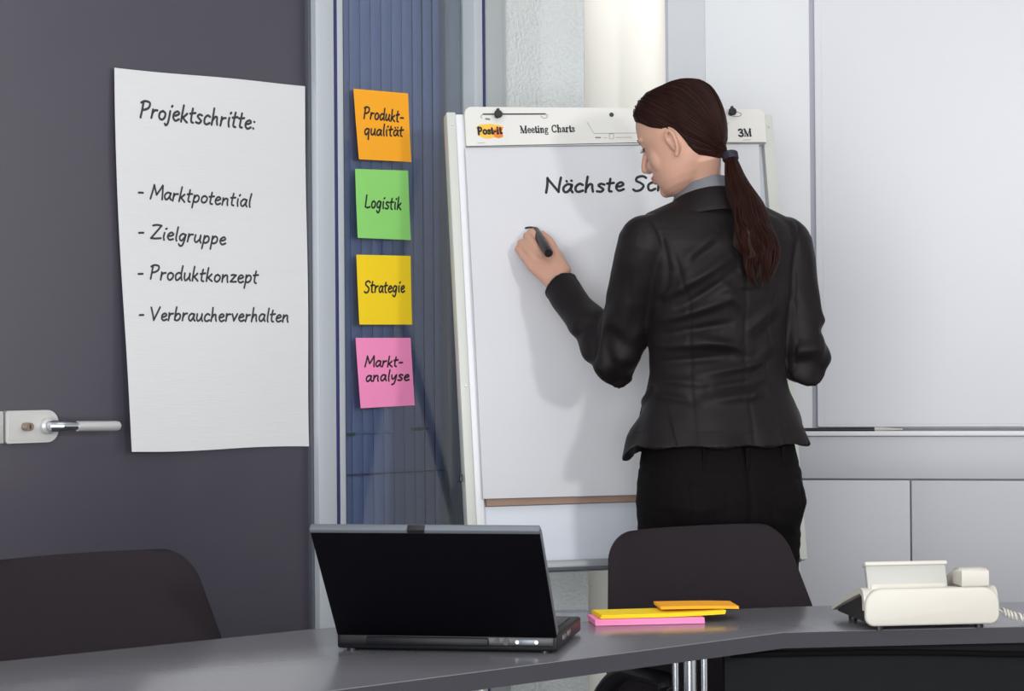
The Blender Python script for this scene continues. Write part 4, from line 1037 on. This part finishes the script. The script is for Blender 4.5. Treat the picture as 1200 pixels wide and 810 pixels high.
# project to the photo's picture plane only to lay the folds out across the back: local x,z is what the cloth uses
def bx(px, py): p = Lp(px, py, 4.36); return np.array((p.x, p.z))
def seg_d(A, B):
    ab = B - A; q = co[:, [0, 2]] - A; t = np.clip((q @ ab) / (ab @ ab), 0, 1); dd_ = q - t[:, None] * ab
    return np.hypot(dd_[:, 0], dd_[:, 1]), t
isback = np.clip((-no[:, 1] + .1) * 2, 0, 1) * (np.abs(co[:, 0]) < .19)
disp = np.zeros(n)
folds = [((778, 345), (852, 300), .007, .011), ((790, 362), (858, 318), -.005, .009), ((775, 375), (845, 352), .006, .010), ((782, 392), (850, 380), -.005, .009), ((776, 405), (860, 402), .0065, .011), ((772, 425), (850, 418), -.005, .009),
         ((800, 395), (880, 412), .005, .010), ((810, 440), (900, 425), .006, .010), ((820, 455), (905, 445), -.005, .009), ((815, 470), (895, 462), .0055, .010), ((770, 445), (825, 452), .0045, .010), ((765, 462), (800, 470), -.004, .008),
         ((925, 352), (880, 385), .005, .010), ((928, 372), (890, 398), -.004, .008), ((922, 395), (885, 425), .0045, .009), ((918, 420), (880, 440), -.004, .008), ((912, 440), (870, 470), .004, .009),
         ((800, 300), (840, 270), .004, .012), ((785, 320), (830, 288), -.0035, .010), ((835, 330), (870, 365), .004, .012), ((845, 345), (905, 340), -.0035, .010), ((790, 340), (800, 300), .004, .012)]
for a, b, am, sg in folds:
    am *= 1.45
    dd_, t = seg_d(bx(*a), bx(*b)); disp += am * np.exp(-(dd_ / sg) ** 2) * isback * (.35 + .65 * np.sin(np.pi * np.clip(t, .05, .95)))
# seams: centre back, two princess seams, armholes, waist darts
seams = [[(871, 240), (873, 330), (872, 430), (872, 520)], [(782, 300), (800, 360), (803, 430), (795, 518)], [(926, 300), (914, 360), (908, 430), (917, 518)]]
for sm in seams:
    q = [bx(*p) for p in sm]
    dd_ = np.min([seg_d(q[i], q[i + 1])[0] for i in range(len(q) - 1)], axis=0)
    disp -= .002 * np.exp(-(dd_ / .004) ** 2) * isback
for s in (-1, 1):
    arc_ = spl([(s * .168, 1.485), (s * .150, 1.43), (s * .143, 1.37), (s * .150, 1.32)], 4)
    dd_ = np.min([seg_d(np.array(arc_[i]), np.array(arc_[i + 1]))[0] for i in range(len(arc_) - 1)], axis=0)
    disp -= .003 * np.exp(-(dd_ / .005) ** 2) * isback
dd_, t = seg_d(np.array((-.16, 1.508)), np.array((.16, 1.508)));
# sleeves: rings of soft creases near elbow and along the arm
for s, E_, W_, S_ in ((-1, LE, LWr, LS), (1, RE, RWr, RS)):
    e_ = np.array(E_); dE = np.linalg.norm(co - e_, axis=1); out = co[:, 0] * s > .15
    ax1 = np.array((S_ - E_).normalized()); sft = (co - e_) @ ax1
    ax2 = np.array((W_ - E_).normalized()); sf2_ = (co - e_) @ ax2
    nz = np.array([noise.noise(Vector(c) * 16) for c in co[out]])
    k = np.zeros(n); k[out] = .004 * np.sin(sft[out] * 95 + 3 * nz) * np.exp(-(dE[out] / .10) ** 2) + .0045 * nz
    kk = np.zeros(n); kk[out] = .003 * np.sin(sf2_[out] * 110 + 4 * nz) * np.exp(-((dE[out] - .07) / .07) ** 2)
    disp += k + kk
tors = np.abs(co[:, 0]) < .2
nz = np.zeros(n); idx = np.where(tors)[0]
nz[idx] = [noise.noise(Vector((c[0] * 12, c[1] * 12, c[2] * 20))) for c in co[idx]]
disp += .0032 * nz * (co[:, 2] < 1.47) * (co[:, 2] > 1.06)
disp += .004 * np.sin(np.arctan2(co[:, 1], co[:, 0]) * 9 + .8) * np.clip((1.10 - co[:, 2]) / .07, 0, 1) * tors
co += no * disp[:, None]
me.vertices.foreach_set('co', co.astype(np.float32).ravel()); me.update()
jko = mobj('jacket', me, M_JACKET, wm)
# sleeve shoulder caps blend in the mesh; collar bands
def collar(name, m, rows, a0, a1, th, par):
    nA = 60; outer = []; inner_ = []
    for (z, cx, cy, a, b, tl) in rows:
        o_ = []; i_ = []
        for k in range(nA + 1):
            t = R(a0 + (a1 - a0) * k / nA); x = cx + a * cos(t); y = cy + b * sin(t)
            zz = z + tl * (y + .07) 
            o_.append((x, y, zz)); i_.append((cx + (a - th) * cos(t), cy + (b - th) * sin(t), zz))
        outer.append(o_); inner_.append(i_)
    g = G(); nr_ = len(rows); W = nA + 1
    v = [p for r_ in outer for p in r_] + [p for r_ in inner_ for p in r_]; o2 = nr_ * W; f = []
    for j in range(nr_ - 1):
        for k in range(nA):
            a = j * W + k; f.append((a, a + 1, a + 1 + W, a + W)); f.append((o2 + a, o2 + a + W, o2 + a + 1 + W, o2 + a + 1))
    for k in range(nA):
        f.append((k, o2 + k, o2 + k + 1, k + 1)); a = (nr_ - 1) * W + k; f.append((a, a + 1, o2 + a + 1, o2 + a))
    for j in range(nr_ - 1):
        for k in (0, nA): a = j * W + k; f.append((a, a + W, o2 + a + W, o2 + a))
    return g.add(v, f).build(name, m, par, ang=50)
collar('shirt_collar', M_COLLAR, [(1.586, -.020, .014, .053, .056, -.30), (1.588, -.020, .014, .058, .061, -.30), (1.572, -.018, .012, .064, .066, -.30), (1.545, -.012, .010, .080, .076, -.32), (1.535, -.012, .010, .082, .077, -.32)], 128, 412, .004, wm)
collar('jacket_collar', M_JACKET, [(1.562, -.016, .012, .066, .070, -.30), (1.558, -.016, .012, .072, .075, -.30), (1.535, -.012, .010, .088, .083, -.32), (1.512, -.008, .008, .107, .092, -.34), (1.505, -.008, .008, .108, .092, -.34)], 122, 418, .005, wm)
# --- trousers
tr_ = G()
TRR = [(1.06, 0, -.004, .156, .112), (1.02, 0, -.005, .163, .117), (.98, 0, -.008, .171, .124), (.93, 0, -.011, .1765, .131), (.885, 0, -.010, .1765, .129), (.85, 0, -.006, .170, .118), (.83, 0, -.002, .160, .105)]
tr_.loft([ring(cx, cy, z, a, b, 48, 2.3) for z, cx, cy, a, b in TRR])
for s in (-1, 1):
    J = LEGS[s]
    tr_.tube([Vector((s * .088, -.006, .92)), Vector((s * .089, -.006, .84)), J[1], J[2] + Vector((0, 0, .04)), J[2] - Vector((0, 0, .04)), J[3], Vector((s * .082, -.008, .15)), Vector((s * .082, -.006, .085))], [.088, .088, .082, .058, .056, .056, .048, .05], 28)
    tr_.ell((s * .082, -.055, .915), (.082, .082, .082))
me = remesh(tr_, 'trousers', .005, 8, .5)
n = len(me.vertices); co = np.empty(n * 3, np.float32); me.vertices.foreach_get('co', co); co = co.reshape(-1, 3).astype(float)
no = np.empty(n * 3, np.float32); me.vertices.foreach_get('normal', no); no = no.reshape(-1, 3).astype(float)
isback = np.clip(-no[:, 1] * 2 + .2, 0, 1); disp = np.zeros(n)
dd_, t = seg_d(np.array((.0, 1.06)), np.array((.0, .82))); disp -= .006 * np.exp(-(dd_ / .006) ** 2) * isback
for z_, am in ((.905, .003), (.868, .0035), (.835, .0035), (.80, .003), (.945, .002), (.77, .0025)):
    dz_ = co[:, 2] - z_ - .10 * np.abs(co[:, 0]) * np.sign(z_ - .88) + .012 * np.sin(co[:, 0] * 25 + z_ * 40)
    disp += .6 * am * np.exp(-(dz_ / .008) ** 2) * np.clip(np.abs(co[:, 0]) * 9, .1, 1)
dd_, t = seg_d(np.array((-.17, .985)), np.array((.17, .985))); disp -= .0025 * np.exp(-(dd_ / .003) ** 2)
for s in (-1, 1):
    for a, b in (((s * .05, .955), (s * .13, .962)), ((s * .05, .955), (s * .055, .86)), ((s * .13, .962), (s * .128, .86))):
        dd_, t = seg_d(np.array(a), np.array(b)); disp -= .002 * np.exp(-(dd_ / .003) ** 2) * isback
co += no * disp[:, None]; me.vertices.foreach_set('co', co.astype(np.float32).ravel()); me.update()
tro = mobj('trousers', me, M_TROUSER, wm)
for x in (-.09, .0, .09):
    y = -.004 - .119 * (1 - (abs(x) / .17) ** 2.3) ** .45
    G().box((x, y - .003, 1.005), (.010, .005, .045), bev=.0015).build('belt_loop', M_TROUSER, wm)
for s in (-1, 1):
    g = G()
    rg = [ring(s * .085, .04 + .0, .0, .040, .115, 32, 2.3), ring(s * .085, .04, .012, .044, .122, 32, 2.3)]
    g.tube([Vector((s * .082, -.062, .085)), Vector((s * .083, -.02, .075)), Vector((s * .085, .05, .052)), Vector((s * .087, .12, .03)), Vector((s * .087, .175, .022))], [(.034, .036), (.037, .040), (.042, .034), (.044, .028), (.028, .016)], 22, up=(0, 0, 1), dome=True)
    g.tube([Vector((s * .082, -.062, .07)), Vector((s * .082, -.066, .0))], [.022, .013], 16)
    g.tube([Vector((s * .086, .07, .014)), Vector((s * .086, .18, .008))], [(.040, .013), (.024, .008)], 16, up=(0, 0, 1))
    g.build('shoe', M_SHOE, wm, ang=60)

# --- marker pen held in the hand
tip = at(624.5, 266, 4.7975); end = at(643, 297, 4.64)
hit = MF.inverted() @ tip
d = (end - tip); L_ = d.length; d.normalize()
Zq = d.to_track_quat('Z', 'Y').to_matrix().to_4x4(); MPn = Matrix.Translation(tip) @ Zq
pen = thing('marker_pen', 'black marker pen held in her writing hand', 'pen', MPn)
G().tube([(0, 0, .018), (0, 0, .022), (0, 0, .03), (0, 0, L_ - .003), (0, 0, L_)], [.005, .0080, .0094, .0098, .0088], 24).build('barrel', M_BLACKP, pen)
G().tube([(0, 0, .004), (0, 0, .018)], [.0025, .0045], 14).build('nib', M_INK, pen)
